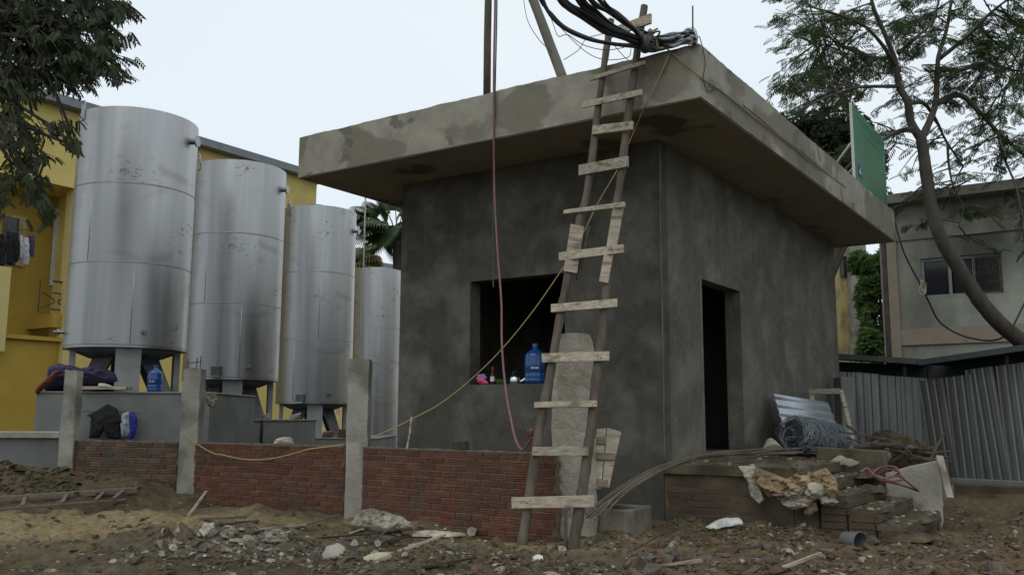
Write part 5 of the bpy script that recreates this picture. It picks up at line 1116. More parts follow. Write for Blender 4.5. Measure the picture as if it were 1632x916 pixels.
def soot_mark(name, P, rad):
    t = MATS[name].node_tree; N = t.nodes; L = t.links; b = N['Principled BSDF']; src = b.inputs['Base Color'].links[0].from_socket
    ge = N.new('ShaderNodeNewGeometry'); sb_ = N.new('ShaderNodeVectorMath'); sb_.operation = 'DISTANCE'; sb_.inputs[1].default_value = P; L.new(ge.outputs['Position'], sb_.inputs[0])
    n = N.new('ShaderNodeTexNoise'); n.inputs['Scale'].default_value = 2.6; n.inputs['Detail'].default_value = 6; L.new(ge.outputs['Position'], n.inputs[0])
    ma = N.new('ShaderNodeMath'); ma.operation = 'MULTIPLY_ADD'; ma.inputs[1].default_value = -1.1; L.new(n.outputs['Fac'], ma.inputs[0]); L.new(sb_.outputs['Value'], ma.inputs[2])
    r = N.new('ShaderNodeMapRange'); r.inputs[1].default_value = rad*.1-.45; r.inputs[2].default_value = rad-.45; r.inputs[3].default_value = .85; r.inputs[4].default_value = 0; L.new(ma.outputs[0], r.inputs[0])
    x = N.new('ShaderNodeMix'); x.data_type = 'RGBA'; x.inputs[7].default_value = (.06, .058, .05, 1); L.new(r.outputs[0], x.inputs[0]); L.new(src, x.inputs[6]); L.new(x.outputs[2], b.inputs['Base Color'])
soot_mark('cream_wall', cbq(lerp(wl, wr, .72), wzt+.15), 1.25)
wn = part('window', cbox(wl, wr, wzb, wzb+.06, .06, .12), 'frame_grey', crm)
for s0, s1, z0, z1 in [(wl, wr, wzt-.06, wzt)]+[(s-.03, s+.03, wzb+.061, wzt-.061) for s in (wl+.03, lerp(wl, wr, .36), lerp(wl, wr, .66), wr-.03)]:
    part('frame', cbox(s0, s1, z0, z1, .06, .12), 'frame_grey', wn)
for k in range(3):
    s0, s1 = lerp(wl, wr, (0.02, .37, .67)[k])+.04, lerp(wl, wr, (.36, .66, .98)[k])-.04
    part('pane', cbox(s0, s1, wzb+.061, wzt-.061, .095, .105), 'glass_dark', wn)
for k in range(16):
    s = lerp(lerp(wl, wr, .66), wr, k/15); mb = MB(); mb.tube([cbq(s, wzb+.02, .03), cbq(s, wzt-.02, .03)], .008, 4); part('bar', mb, 'iron', wn)
for k in range(5):
    z = lerp(wzb, wzt, (k+.5)/5); mb = MB(); mb.tube([cbq(lerp(wl, wr, .66), z, .03), cbq(wr, z, .03)], .008, 4); part('bar', mb, 'iron', wn)
# pipe, cables at the cream wall
mb = MB(); a = at(1408, 395, 19.0); b = at(1408, 570, 19.0); mb.tube([(a.x, a.y, 0), (a.x, a.y, a.z+.6)], .06, 8); solo('drain_pipe', mb, 'iron', 'dark upright pipe at the left corner of the cream building', 'pipe', smooth=True)
rope('wall_cable', [at(1420, 330, 18), at(1440, 400, 18), at(1468, 455, 18), at(1480, 480, 18.1), at(1500, 515, 18.2), at(1545, 538, 18.1), at(1600, 536, 17.6), at(1640, 470, 17.4)], .018, 'cable_black', 'drooping dark cable looping below the barred window', 'cable')
mb = MB()
rk = random.Random(6); mb.tube(spline([at(1471+rk.uniform(-7, 7), 458+rk.uniform(-12, 14), 17.98+rk.uniform(-.05, .05)) for _ in range(14)], 5), .018, 5); solo('cable_knot', mb, 'sack_white', 'pale tangled knot of cord on the cable by the barred window', 'cord', smooth=True)

# ------------------------------------------------------------------ far yellow wall, greenery in the gap
fy = thing('yellow_house', 'old yellow house with a worn pillar glimpsed in the gap right of the grey house', 'building', at(1350, 600, 30))
a = at(1300, 600, 30); b = at(1378, 600, 30)
mb = MB(); mb.box((a.x-3, 30, 0), (b.x, 36, 8.4)); part('wall', mb, 'yellow_worn', fy)
mb = MB(); c = at(1360, 600, 29.8); mb.box((c.x, 29.6, 0), (b.x+.1, 29.99, 8.3)); part('pilaster', mb, 'concrete', fy)
mb = MB(); mb.box((a.x-3.2, 29.5, 8.4), (b.x+.3, 36.2, 8.7)); part('roof_slab', mb, 'soot', fy)
mb = MB(); z1, z2 = at(1350, 440, 29.9).z, at(1350, 408, 29.9).z; mb.box((a.x+1.2, 29.9, z1), (c.x-.2, 29.985, z2)); part('window', mb, 'glass_dark', fy)

# ------------------------------------------------------------------ yellow building at the left
Y0P = at(65, 160, 27.6)
def yp(px, py, d=0): return onp(px, py, Y0P+U*d, U)
def yt(px, py, d=0): p = yp(px, py, d); return (p-Y0P).dot(W), p.z
def yq(t, z, d=0): return V((Y0P.x, Y0P.y, 0))+W*t+UP*z+U*d
yb = thing('yellow_building', 'yellow two-storey building with a recessed balcony behind the steel tanks', 'building', yq(4, 0, 3))
def ybox(t0, t1, z0, z1, d0, d1):
    mb = MB(); mb.prism([yq(t0, z0, d0), yq(t1, z0, d0), yq(t1, z0, d1), yq(t0, z0, d1)], UP*(z1-z0)); return mb
T0 = -9.0; T1 = yt(504, 320)[0]; ZTOP = Y0P.z-.05
tp0, tp1 = yt(112, 400)[0], yt(133, 400)[0]
zr1 = yt(118, 300)[1]; zr0 = yt(112, 545)[1]; DR = 1.7
part('wall', ybox(tp1, T1, 0, ZTOP, 0, 6), 'yellow_paint', yb)
part('wall', ybox(T0, tp1-.001, zr1, ZTOP, 0, DR), 'yellow_paint', yb)
part('wall', ybox(T0, tp1-.002, 0, ZTOP-.002, DR+.001, 6), 'yellow_deep_shaded', yb)
part('wall', ybox(T0, tp0-.001, 0, zr0, .25, DR), 'yellow_deep_shaded', yb, label='deep yellow ground-floor wall')
part('column', ybox(tp0, tp1-.003, 0, zr1-.001, 0, .45), 'yellow_pale', yb)
part('roof', ybox(T0-.3, T1+.3, ZTOP, ZTOP+.28, -.45, 6.4), 'grey_roof', yb)
ca0, ca1 = yt(-12, 480)[0], yt(14, 480)[0]; part('column', ybox(ca0, ca1, yt(10, 560)[1], yt(10, 425)[1], 0, .3), 'yellow_pale', yb)
part('floor_slab', ybox(T0, tp0-.002, zr0+.001, zr0+.12, .1, DR), 'yellow_deep_shaded', yb)
# door / window on the back wall of the recess
t0, z1 = yt(94, 340, DR-.01); t1, z0 = yt(112, 440, DR-.01)
dr = part('door', ybox(t0, t1+.5, z0-.4, z1, DR-.03, DR-.001), 'glass_dark', yb)
part('frame', ybox(t0-.16, t0+.02, z0-.4, z1+.12, DR-.10, DR-.031), 'white_frame', dr); part('frame', ybox(t0+.021, t1+.5, z1, z1+.16, DR-.10, DR-.031), 'white_frame', dr)
t0, z1 = yt(6, 345, DR-.01); t1, z0 = yt(36, 425, DR-.01)
wn = part('window', ybox(t0, t1-.25, z0, z1, DR-.03, DR-.001), 'glass_dark', yb)
part('frame', ybox(t1-.249, t1, z0, z1+.1, DR-.08, DR-.002), 'yellow_worn', wn); part('frame', ybox(t0-.1, t1-.25, z1, z1+.1, DR-.08, DR-.002), 'yellow_worn', wn)
# little balcony with its railing
b0, zb1 = yt(76, 500, .5); b1 = tp0-.003; zb0 = yt(80, 522, .5)[1]; zr = yt(80, 447, .5)[1]
part('balcony_slab', ybox(b0, b1, zb0, zb1, .2, DR-.002), 'yellow_deep_shaded', yb)
rl = part('railing', ybox(b0, b1, zr-.06, zr, .3, .36), 'iron', yb)
part('rail', ybox(b0, b1, zb1+.12, zb1+.16, .31, .35), 'iron', rl); part('rail', ybox(b0, b1, zr-.42, zr-.38, .31, .35), 'iron', rl)
tm = (b0+b1)/2; hh = (zr-.42-zb1-.16)
for sgn in (-1, 1):
    pts = [yq(tm+sgn*(.42*abs(2*k/8-1)**1.6+.05), zb1+.16+hh*k/8, .33) for k in range(9)]; mb = MB(); mb.tube(pts, .022, 5); part('scroll', mb, 'iron', rl)
    part('baluster', (lambda m: m.tube([yq(tm+sgn*.55, zb1, .33), yq(tm+sgn*.55, zr-.03, .33)], .02, 5))(MB()), 'iron', rl)
# washing on the balcony line
lnp = [yp(-40, 368, .35), yp(52, 366, .35)]
mb = MB(); mb.tube(lnp, .012, 5); solo('clothes_line', mb, 'iron', 'washing line strung across the yellow balcony opening', 'line')
for (x0, x1, y0, y1, m_, lb_, c_) in ((-16, 8, 372, 426, 'cloth_black', 'large dark garment at the left end of the balcony washing line', 'clothes'), (9, 22, 368, 423, 'cloth_black', 'black trousers second from left on the balcony washing line', 'clothes'), (20, 30, 370, 418, 'cloth_black', 'black shirt beside the white sliver on the balcony washing line', 'clothes'), (31, 36, 374, 414, 'cloth_grey', 'thin white cloth between black and grey washing on the balcony', 'clothes'), (36, 46, 378, 424, 'cloth_grey', 'grey towel on the balcony washing line', 'towel'), (46, 55, 374, 410, 'cloth_purple', 'dark purple garment at the right end of the balcony washing line', 'clothes')):
    solo('garment', crumple([(x0+1, y0), (x1-1, y0+1), (x1, (y0+y1)/2), (x1-1, y1-2), ((x0+x1)/2, y1), (x0, y1-3), (x0-.5, (y0+y1)/2)], lambda x, y: yp(x, y, .33), -U, .05, .05, 60+x0, 3, .05, 8, 40, fold=(.9, 0, .5)), m_, lb_, c_, 'washing on the balcony', smooth=True)

# ------------------------------------------------------------------ foliage
class NP:
    """fast joined mesh of many small leaf faces"""
    def __init__(s): s.v = []; s.q = []; s.n = 0
    def add(s, verts, quads): s.v.append(verts); s.q.append(quads+s.n); s.n += len(verts)
    def build(s, name, mat, parent, stuff=True, label=None):
        off = OFF[parent.name]; vs = np.concatenate(s.v)-np.array(off); q = np.concatenate(s.q)
        me = bpy.data.meshes.new(name); me.from_pydata(vs.tolist(), [], q.tolist())
        me.update(); me.materials.append(MATS[mat])
        o = bpy.data.objects.new(name, me); link(o, parent); OFF[o.name] = off
        if stuff: o['kind'] = 'stuff'
        return o
def leafmat(name):
    t = MATS[name].node_tree; b = t.nodes['Principled BSDF']
    b.inputs['Subsurface Weight'].default_value = 0
    tr = t.nodes.new('ShaderNodeBsdfTranslucent'); ms = t.nodes.new('ShaderNodeMixShader'); ms.inputs[0].default_value = .42
    src = b.inputs['Base Color'].links[0].from_socket; t.links.new(src, tr.inputs[0]); o = t.nodes['Material Output']
    t.links.new(b.outputs[0], ms.inputs[1]); t.links.new(tr.outputs[0], ms.inputs[2]); t.links.new(ms.outputs[0], o.inputs[0])
for n_ in ('leaf_feathery', 'leaf_dark', 'leaf_far', 'leaf_far_dark', 'palm_leaf', 'palm_dry'): leafmat(n_)
def frame_of(d, droop=0):
    d = d.normalized(); s = d.cross(UP)
    if s.length < .05: s = V((1, 0, 0))
    s.normalize(); n = s.cross(d); return d, s, n
def frond_template(npair=8, L=1.0, wl=.42, wd=.055):
    """one feathery compound leaf along +x in the xy plane, drooping in -z"""
    vs = []; qs = []
    for i in range(npair):
        t = (i+.8)/npair; x = L*t; z = -.22*t*t; ln = wl*(1-.55*abs(t-.4))*(1 if i < npair-1 else .7)
        for sg_ in (-1, 1):
            a = R(62-25*t); dx, dy = math.cos(a)*ln, math.sin(a)*ln*sg_
            px_, py_ = -dy/ln*wd, dx/ln*wd; k = len(vs); zz = z
            vs += [(x, 0, zz), (x+dx*.5+px_, dy*.5+py_, zz-.04), (x+dx, dy, zz-.16), (x+dx*.5-px_, dy*.5-py_, zz-.05)]; qs.append((k, k+1, k+2, k+3))
    k = len(vs); vs += [(0, -.008, 0), (L, -.004, -.22), (L, .004, -.22), (0, .008, 0)]; qs.append((k, k+1, k+2, k+3))
    return np.array(vs), np.array(qs)
FT = [frond_template(n_, 1, w_, d_) for n_, w_, d_ in ((6, .42, .055), (7, .38, .048), (6, .44, .060))]
def put(npm, tmpl, p, d, size, roll=0):
    d, s, n = frame_of(d); 
    if roll: c_, s_ = math.cos(roll), math.sin(roll); s, n = s*c_+n*s_, n*c_-s*s_
    Mx = np.array([[d.x, s.x, n.x], [d.y, s.y, n.y], [d.z, s.z, n.z]])*size
    npm.add(tmpl[0]@Mx.T+np.array(p), tmpl[1])
# --- the big feathery tree at the right
ft = thing('feathery_tree', 'large tree with a leaning bare trunk and open feathery crown behind the metal hoarding', 'tree', at(1790, 660, 17.3))
ft.location.z = 0; OFF[ft.name] = V(ft.location)
fr = random.Random(21)
def limb(pts, r0_, r1_, base=None, n=9):
    p = [at(*q) for q in pts]
    if base: p = base+p
    p = spline(p, 6); k = len(p); mb.tube(p, [lerp(r0_, r1_, (i/k)**.8) for i in range(k)], n, .06); return p
mb = MB(); LIM = []
g0 = at(1800, 700, 17.4); g0.z = .1
limb([(1730, 618, 17.3), (1680, 582, 17.1), (1632, 547, 17.0), (1590, 512, 16.9), (1555, 470, 16.9), (1527, 425, 16.9), (1502, 385, 16.9), (1486, 340, 17.0), (1478, 290, 17.0), (1472, 245, 17.0), (1467, 212, 17.0)], .185, .098, [g0, g0.lerp(at(1730, 618, 17.3), .6)+V((.1, 0, -.2))], 12)
A_ = limb([(1468, 222, 17.0), (1452, 195, 17.0), (1446, 162, 16.9), (1433, 138, 16.9), (1428, 105, 16.8), (1420, 78, 16.7), (1406, 45, 16.6), (1392, 12, 16.5), (1380, -40, 16.4), (1360, -90, 16.2)], .09, .022)
B_ = limb([(1468, 222, 17.0), (1481, 195, 17.2), (1491, 165, 17.3), (1493, 130, 17.4), (1496, 90, 17.5), (1508, 50, 17.7), (1515, 10, 17.8), (1526, -60, 18)], .08, .022)
LIM += A_[6:]+B_[4:]
def sub(pts, a, b): 
    p = limb(pts, a, b, n=7); LIM.extend(p[3:]); return p
sub([(1434, 138, 16.9), (1402, 138, 16.6), (1365, 140, 16.3), (1325, 152, 16.1), (1290, 168, 15.9), (1262, 184, 15.7)], .042, .010)
sub([(1455, 205, 17.0), (1425, 212, 16.8), (1395, 232, 16.5), (1355, 262, 16.4), (1330, 300, 16.3)], .055, .018)
sub([(1447, 165, 16.9), (1472, 165, 17.3), (1492, 192, 17.6), (1508, 225, 17.7), (1535, 265, 17.6)], .05, .015)
sub([(1492, 165, 17.3), (1530, 152, 17.4), (1562, 180, 17.5), (1590, 210, 17.6), (1632, 248, 17.7), (1670, 290, 17.8)], .07, .02)
sub([(1496, 110, 17.4), (1530, 112, 17.9), (1570, 100, 18.4), (1610, 112, 18.8), (1650, 110, 19)], .055, .015)
sub([(1432, 85, 16.8), (1460, 60, 17.1), (1485, 35, 17.4), (1500, -10, 17.6)], .045, .015)
sub([(1428, 105, 16.8), (1405, 70, 16.4), (1375, 40, 16.1), (1330, 22, 15.8), (1285, 10, 15.5)], .045, .012)
sub([(1425, 90, 16.8), (1395, 92, 17.5), (1350, 75, 18.2), (1300, 70, 18.8)], .04, .012)
sub([(1496, 95, 17.5), (1540, 60, 17.2), (1580, 20, 16.8), (1620, -10, 16.4)], .05, .015)
sub([(1510, 228, 17.7), (1512, 262, 17.6), (1520, 300, 17.5), (1535, 330, 17.4), (1528, 360, 17.3)], .03, .008)
sub([(1590, 210, 17.6), (1600, 250, 17.2), (1620, 300, 16.8), (1630, 350, 16.5)], .035, .01)
sub([(1395, 232, 16.5), (1370, 225, 16.2), (1330, 240, 16.0)], .03, .01)
crown = NP()
BL = [(1255, 22, 42, 26, 15), (1300, 45, 50, 35, 14), (1352, 35, 50, 40, 18), (1410, 40, 45, 45, 18), (1460, 30, 45, 45, 17), (1520, 40, 45, 45, 20), (1580, 40, 45, 50, 22), (1630, 50, 40, 60, 22),
      (1285, 85, 40, 30, 12), (1340, 100, 50, 30, 15), (1395, 110, 35, 35, 12), (1460, 110, 30, 35, 10), (1545, 110, 45, 35, 16), (1600, 120, 45, 45, 20),
      (1280, 135, 45, 22, 16), (1235, 138, 26, 9, 6), (1330, 150, 50, 25, 14), (1300, 172, 45, 22, 14), (1260, 165, 35, 16, 8), (1390, 170, 40, 30, 10), (1535, 165, 40, 30, 12), (1600, 190, 45, 45, 20), (1640, 220, 40, 50, 18),
      (1420, 215, 45, 30, 10), (1540, 225, 40, 30, 10), (1440, 275, 35, 30, 9), (1590, 265, 40, 28, 12), (1520, 285, 40, 25, 6), (1620, 335, 30, 35, 7), (1560, 330, 45, 20, 5), (1440, 330, 25, 30, 5), (1605, 395, 30, 25, 4), (1460, 370, 40, 25, 3), (1320, 250, 40, 30, 6),
      (1330, -30, 70, 30, 12), (1430, -30, 70, 30, 12), (1540, -30, 70, 30, 12), (1640, -20, 50, 40, 10), (1700, 100, 50, 90, 14)]
LV = np.array([tuple(p) for p in LIM])
for (bx, by, rx, ry, nn) in BL:
    for _ in range(max(2, int(nn*.66))):
        x = fr.gauss(bx, rx*.68); y = fr.gauss(by, ry*.68); Yt = fr.uniform(16.6, 20.2)
        tip = at(x, y, Yt); i = int(np.argmin(((LV-np.array(tip))**2).sum(1)*(1+.25*np.random.rand(len(LV))))); a = V(LV[i])
        mid = a.lerp(tip, .5)+V((fr.uniform(-.2, .2), fr.uniform(-.2, .2), .12*(tip-a).length*fr.random()))
        p = spline([a, mid, tip], 5); k = len(p); mb.tube(p, [lerp(.017, .005, j/k) for j in range(k)], 4)
        dr_ = (tip-mid).normalized()
        for j in range(fr.randint(9, 15)):
            t = 1-.75*fr.random()**1.3; q = p[min(k-1, int(t*(k-1)))]; an = fr.uniform(-1.5, 1.5); d = Matrix.Rotation(an, 3, 'Z') @ dr_; d.z = d.z*.25+fr.uniform(-.32, .10); q = q+V((fr.gauss(0, .10), fr.gauss(0, .10), fr.gauss(0, .04)))
            put(crown, fr.choice(FT), q, d, fr.uniform(.16, .30), fr.uniform(-.5, .5))
part('trunk', mb, 'bark', ft, smooth=True); crown.build('crown', 'leaf_feathery', ft)
# --- leafy blobs: small-leaved trees further off
def leaf_cloud(npm, blobs, n, size, rnd, flat=.5):
    tot = sum(b[3]*b[4]*b[5] for b in blobs)
    for (cx, cy, cz, rx, ry, rz) in [(b[0], b[1], b[2], b[3], b[4], b[5]) for b in blobs]:
        k = int(n*rx*ry*rz/tot); 
        u = np.random.normal(size=(k, 3)); u /= np.linalg.norm(u, axis=1)[:, None]; r_ = np.random.rand(k)**.45
        P = np.array([cx, cy, cz])+u*r_[:, None]*np.array([rx, ry, rz])
        keep = np.array([noise.noise(V(p)*1.15)+.45*noise.noise(V(p)*3.1) > -.16 for p in P]); P = P[keep]; k = len(P)
        a = np.random.normal(size=(k, 3)); a[:, 2] *= flat; a /= np.linalg.norm(a, axis=1)[:, None]; b = np.random.normal(size=(k, 3)); b -= a*(a*b).sum(1)[:, None]; b /= np.linalg.norm(b, axis=1)[:, None]
        s = (size*np.random.uniform(.6, 1.3, k))[:, None]
        vs = np.stack([P-a*s, P+b*s*.4, P+a*s, P-b*s*.4], 1).reshape(-1, 3); npm.add(vs, np.arange(k*4).reshape(-1, 4))
def bushy(name, label, base, blobs_px, n, size, mat, trunk_r, seed):
    rr = random.Random(seed); t = thing(name, label, 'tree', base, None); bl = []
    for (px, py, Y_, rpx, rpy) in blobs_px:
        c = at(px, py, Y_); rx = rpx*Y_/F; bl.append((c.x, c.y, c.z, rx, rx*1.0, rpy*Y_/F))
    mb = MB(); top = V((sum(b[0] for b in bl)/len(bl), sum(b[1] for b in bl)/len(bl), sum(b[2] for b in bl)/len(bl)))
    fork = V(base).lerp(top, .5); mb.tube(spline([V(base), V(base).lerp(fork, .5)+V((.1, .05, 0)), fork], 5), [lerp(trunk_r, trunk_r*.7, i/10) for i in range(11)], 8, .06)
    for b in bl:
        c = V(b[:3]); mb.tube(spline([fork, fork.lerp(c, .5)+V((rr.uniform(-.2, .2), 0, .2)), c+UP*b[5]*.3], 5), [lerp(trunk_r*.55, .02, i/10) for i in range(11)], 6, .06)
        for _ in range(5):
            e = c+V((rr.uniform(-1, 1)*b[3], rr.uniform(-1, 1)*b[4], rr.uniform(-.8, .9)*b[5]))*.85; mb.tube([c.lerp(fork, .3), c.lerp(e, .5)+V((0, 0, .1)), e], [.035, .02, .008], 5)
    part('trunk', mb, 'bark', t, smooth=True); cr = NP(); leaf_cloud(cr, bl, n, size, rr); cr.build('crown', mat, t); return t
def gbase(px, Y_): p = at(px, 600, Y_); return V((p.x, Y_, GZ*.9))
bushy('bushy_tree', 'dense dark tree seen behind the left edge of the green sign', gbase(1262, 25.6), [(1270, 220, 24.5, 60, 45), (1330, 215, 25, 60, 55), (1300, 265, 25, 60, 45), (1370, 265, 25.5, 45, 60), (1390, 330, 25.5, 40, 40)], 26000, .085, 'leaf_far_dark', .28, 1)
bushy('bushy_tree', 'bright green leafy tree in the gap beside the yellow house', gbase(1400, 27), [(1396, 450, 27, 26, 45), (1400, 520, 27, 28, 50), (1420, 430, 27, 30, 40), (1385, 560, 26.5, 22, 40), (1372, 420, 27.5, 22, 22), (1380, 480, 27.5, 18, 40)], 14000, .10, 'leaf_far', .18, 2)
# --- the dark overhanging tree at upper left
ot = thing('overhanging_tree', 'dark leafy tree overhanging the top left corner in front of the yellow wall', 'tree', V((-9.2, 10.6, GZ)))
def leaf_template(npair, L=1.0):
    vs = []; qs = []
    for i in range(npair):
        t = (i+.7)/npair; x = L*t; z = -.30*t*t
        for sg_ in (-1, 1):
            a = R(48); ln = .36; dx, dy = math.cos(a)*ln, math.sin(a)*ln*sg_; nx_, ny_ = -dy/ln*.085, dx/ln*.085; k = len(vs)
            vs += [(x, 0, z), (x+dx*.5+nx_, dy*.5+ny_, z-.05), (x+dx*.95, dy*.95, z-.26), (x+dx*.5-nx_, dy*.5-ny_, z-.09)]; qs.append((k, k+1, k+2, k+3))
    k = len(vs); vs += [(0, -.012, 0), (L, -.006, -.30), (L, .006, -.30), (0, .012, 0)]; qs.append((k, k+1, k+2, k+3)); return np.array(vs), np.array(qs)
LT = [leaf_template(n_) for n_ in (5, 6, 7)]
orr = random.Random(33); mb = MB(); bb = V((-9.2, 10.6, .1))
tr_ = spline([bb, bb+V((.1, .1, 2.2)), bb+V((.5, 0, 4.2)), bb+V((1.3, -.2, 6.0)), bb+V((2.2, -.3, 7.6))], 6); k = len(tr_); mb.tube(tr_, [lerp(.24, .10, i/k) for i in range(k)], 10, .05)
OB_ = [(30, 30, 60, 45, 10.6, 100), (95, 25, 50, 40, 10.4, 85), (150, 20, 40, 30, 10.2, 55), (185, 18, 26, 18, 10.1, 26), (60, 85, 60, 40, 10.5, 95), (120, 80, 45, 35, 10.2, 70), (160, 90, 32, 30, 10.1, 42), (185, 118, 20, 14, 10, 15), (175, 58, 22, 20, 10, 18), (30, 130, 45, 35, 10.4, 55), (95, 125, 30, 22, 10.2, 30),
       (20, 185, 30, 38, 10.0, 40), (45, 220, 26, 30, 9.9, 30), (30, 270, 34, 35, 9.8, 36), (62, 255, 22, 30, 9.8, 18), (60, 310, 26, 30, 9.7, 22), (75, 342, 20, 14, 9.7, 11), (10, 320, 20, 26, 9.8, 14), (115, 212, 22, 16, 9.9, 15), (118, 232, 18, 10, 9.9, 8), (90, 205, 20, 8, 9.9, 6), (140, 128, 25, 15, 10.1, 12), (200, 10, 14, 10, 10, 7), (-40, 60, 60, 90, 10.6, 70), (-40, 220, 50, 60, 10.2, 40), (60, -40, 90, 40, 10.5, 70), (160, -40, 50, 30, 10.3, 30)]
oc = NP()
for (bx, by, rx, ry, Yb, nn) in OB_:
    c = at(bx, by, Yb); a = tr_[orr.randint(len(tr_)//2, len(tr_)-1)]
    bp = spline([a, a.lerp(c, .55)+V((0, 0, .35)), c], 6); k = len(bp); mb.tube(bp, [lerp(.05, .012, i/k) for i in range(k)], 6, .05)
    for _ in range(int(nn*(2.0 if by < 165 else 1.15))):
        x = orr.gauss(bx, rx*.58); y = orr.gauss(by, ry*.55); p = at(x, y, Yb+orr.gauss(0, .55)); q = bp[-1-orr.randint(0, 4)]
        d = (p-q); d.z *= .4; d = d.normalized()+V((orr.uniform(-.6, .6), orr.uniform(-.6, .6), orr.uniform(-.75, .0)))
        if _ % 6 == 0: mb.tube([q, q.lerp(p, .6)+V((0, 0, .06)), p], [.010, .007, .004], 4)
        put(oc, orr.choice(LT), p-d.normalized()*.12, d, orr.uniform(.11, .20), orr.uniform(-.6, .6))
part('trunk', mb, 'bark', ot, smooth=True); oc.build('crown', 'leaf_dark', ot)
# --- fan palm between the tanks and the house
pm = thing('fan_palm', 'fan palm with drooping round fronds behind the farthest steel tank', 'palm', gbase(632, 42))
pc_ = at(634, 385, 42); mb = MB(); mb.tube(spline([V((pc_.x+.3, 42, GZ)), V((pc_.x+.1, 42, 4)), pc_], 6), .22, 10, .06); part('trunk', mb, 'bark', pm, smooth=True)
pr = random.Random(9)
def fan(npm, c, d, Rr, nb=30, spread=3.3):
    d, s, n = frame_of(d)
    for k in range(nb):
        a = (k/(nb-1)-.5)*spread; dd = (d*math.cos(a)+s*math.sin(a)); l = Rr*(1-.12*abs(a)); sd_ = (n*.25+(s*math.cos(a)-d*math.sin(a))); sd_.normalize(); w_ = Rr*.075
        m1 = c+dd*l*.6; m2 = c+dd*l*.85-UP*l*.12; e = c+dd*l-UP*l*.38
        P = np.array([c-sd_*w_*.2, c+sd_*w_*.2, m1+sd_*w_, m1-sd_*w_, m2+sd_*w_*.6, m2-sd_*w_*.6, e+sd_*.004, e-sd_*.004]); npm.add(P, np.array([(0, 1, 2, 3), (3, 2, 4, 5), (5, 4, 6, 7)]))
pl_ = NP(); st_ = MB()
for (px, py, dx, dz, rr_) in ((600, 352, -1, .25, 1.3), (578, 347, -1, -.1, 1.1), (618, 340, -.4, .8, 1.3), (612, 372, -.8, -.5, 1.2), (640, 345, .4, .7, 1.4), (596, 392, -1, -.35, 1.0), (622, 392, .4, -.9, .9), (605, 340, -.7, .6, 1.2), (655, 360, .9, .3, 1.3), (660, 390, .9, -.3, 1.2), (585, 362, -.9, -.5, 1.0), (628, 360, .1, -.3, 1.2), (610, 358, -.9, .1, 1.4), (630, 335, -.1, .9, 1.3), (590, 340, -.9, .35, 1.2), (620, 365, -.5, -.8, 1.3), (640, 370, .3, -.6, 1.3), (600, 370, -.8, -.2, 1.2)):
    c = at(px, py, 42+pr.uniform(-1, 1)); st_.tube([pc_+V((0, 0, -.3)), pc_.lerp(c, .6)+V((0, 0, .15)), c], [.04, .03, .02], 5); fan(pl_, c, V((dx, pr.uniform(-.5, .3), dz)), rr_)
part('stalks', st_, 'palm_leaf', pm, stuff=True); pl_.build('fronds', 'palm_leaf', pm)
pdr = thing('fan_palm', 'smaller yellowing palm half hidden behind the third steel tank', 'palm', gbase(575, 45)); dry = NP(); stk = MB()
c0 = at(572, 430, 45); stk.tube([V((c0.x, 45, GZ)), c0], .16, 8)
for k in range(8): 
    dd = V((pr.uniform(-1, 1), pr.uniform(-.6, .2), pr.uniform(.0, 1))); fan(dry, c0+dd.normalized()*.5, dd, 1.1, 16, 2.4)
part('trunk', stk, 'bark', pdr); dry.build('fronds', 'palm_dry', pdr)
# low tiled roof seen between palm and tank, thin mast
gh = thing('far_house', 'low far roof seen above the farthest tank below the palm', 'building', at(600, 470, 60))
a = at(560, 402, 60); b = at(650, 428, 60); mb = MB(); mb.prism([(a.x-4, 60, 0), (b.x+3, 60, 0), (b.x+3, 60, b.z-.9), (a.x-4, 60, a.z-.3)], V((0, 8, 0))); part('wall', mb, 'yellow_worn', gh)
mb = MB(); mb.prism([(a.x-4.3, 59.5, a.z-.05), (b.x+3.3, 59.5, b.z-.75), (b.x+3.3, 59.5, b.z-.45), (a.x-4.3, 59.5, a.z+.25)], V((0, 9, 0))); part('roof', mb, 'grey_roof', gh)
p = at(579, 440, 24.0); mb = MB(); mb.tube([(p.x, 24.0, 0), (p.x, 24.0, at(579, 311, 24.0).z+.6)], .022, 6); solo('thin_mast', mb, 'steel_plain', 'thin upright metal pipe between the third tank and the grey house', 'pipe')

# ------------------------------------------------------------------ rubble
rr = random.Random(77)
def chunk_mesh(name, mat, seed, flat=.6, long=1.0):
    import bmesh
    r_ = random.Random(seed); bm = bmesh.new()
    for _ in range(13): bm.verts.new((r_.uniform(-.5, .5)*long, r_.uniform(-.5, .5), r_.uniform(-.5, .5)*flat))
    ret = bmesh.ops.convex_hull(bm, input=bm.verts)
    bmesh.ops.delete(bm, geom=[g_ for g_ in ret['geom_interior'] if isinstance(g_, bmesh.types.BMVert)], context='VERTS')
    bmesh.ops.bevel(bm, geom=bm.edges[:], offset=.03, segments=1, affect='EDGES', clamp_overlap=True) if len(bm.faces) < 16 else None
    me = bpy.data.meshes.new(name); bm.to_mesh(me); bm.free(); me.materials.append(MATS[mat]); return me
CH_ = {m_: [chunk_mesh('rubble_chunk', m_, s*7+hash_, f_, l_) for s, (f_, l_) in enumerate(((.6, 1), (.45, 1.3), (.8, .9), (.35, 1.2), (.55, 1.6), (.3, 1.1)))] for hash_, m_ in enumerate(('stone_red', 'stone_grey', 'stone_brown', 'stone_pale'))}
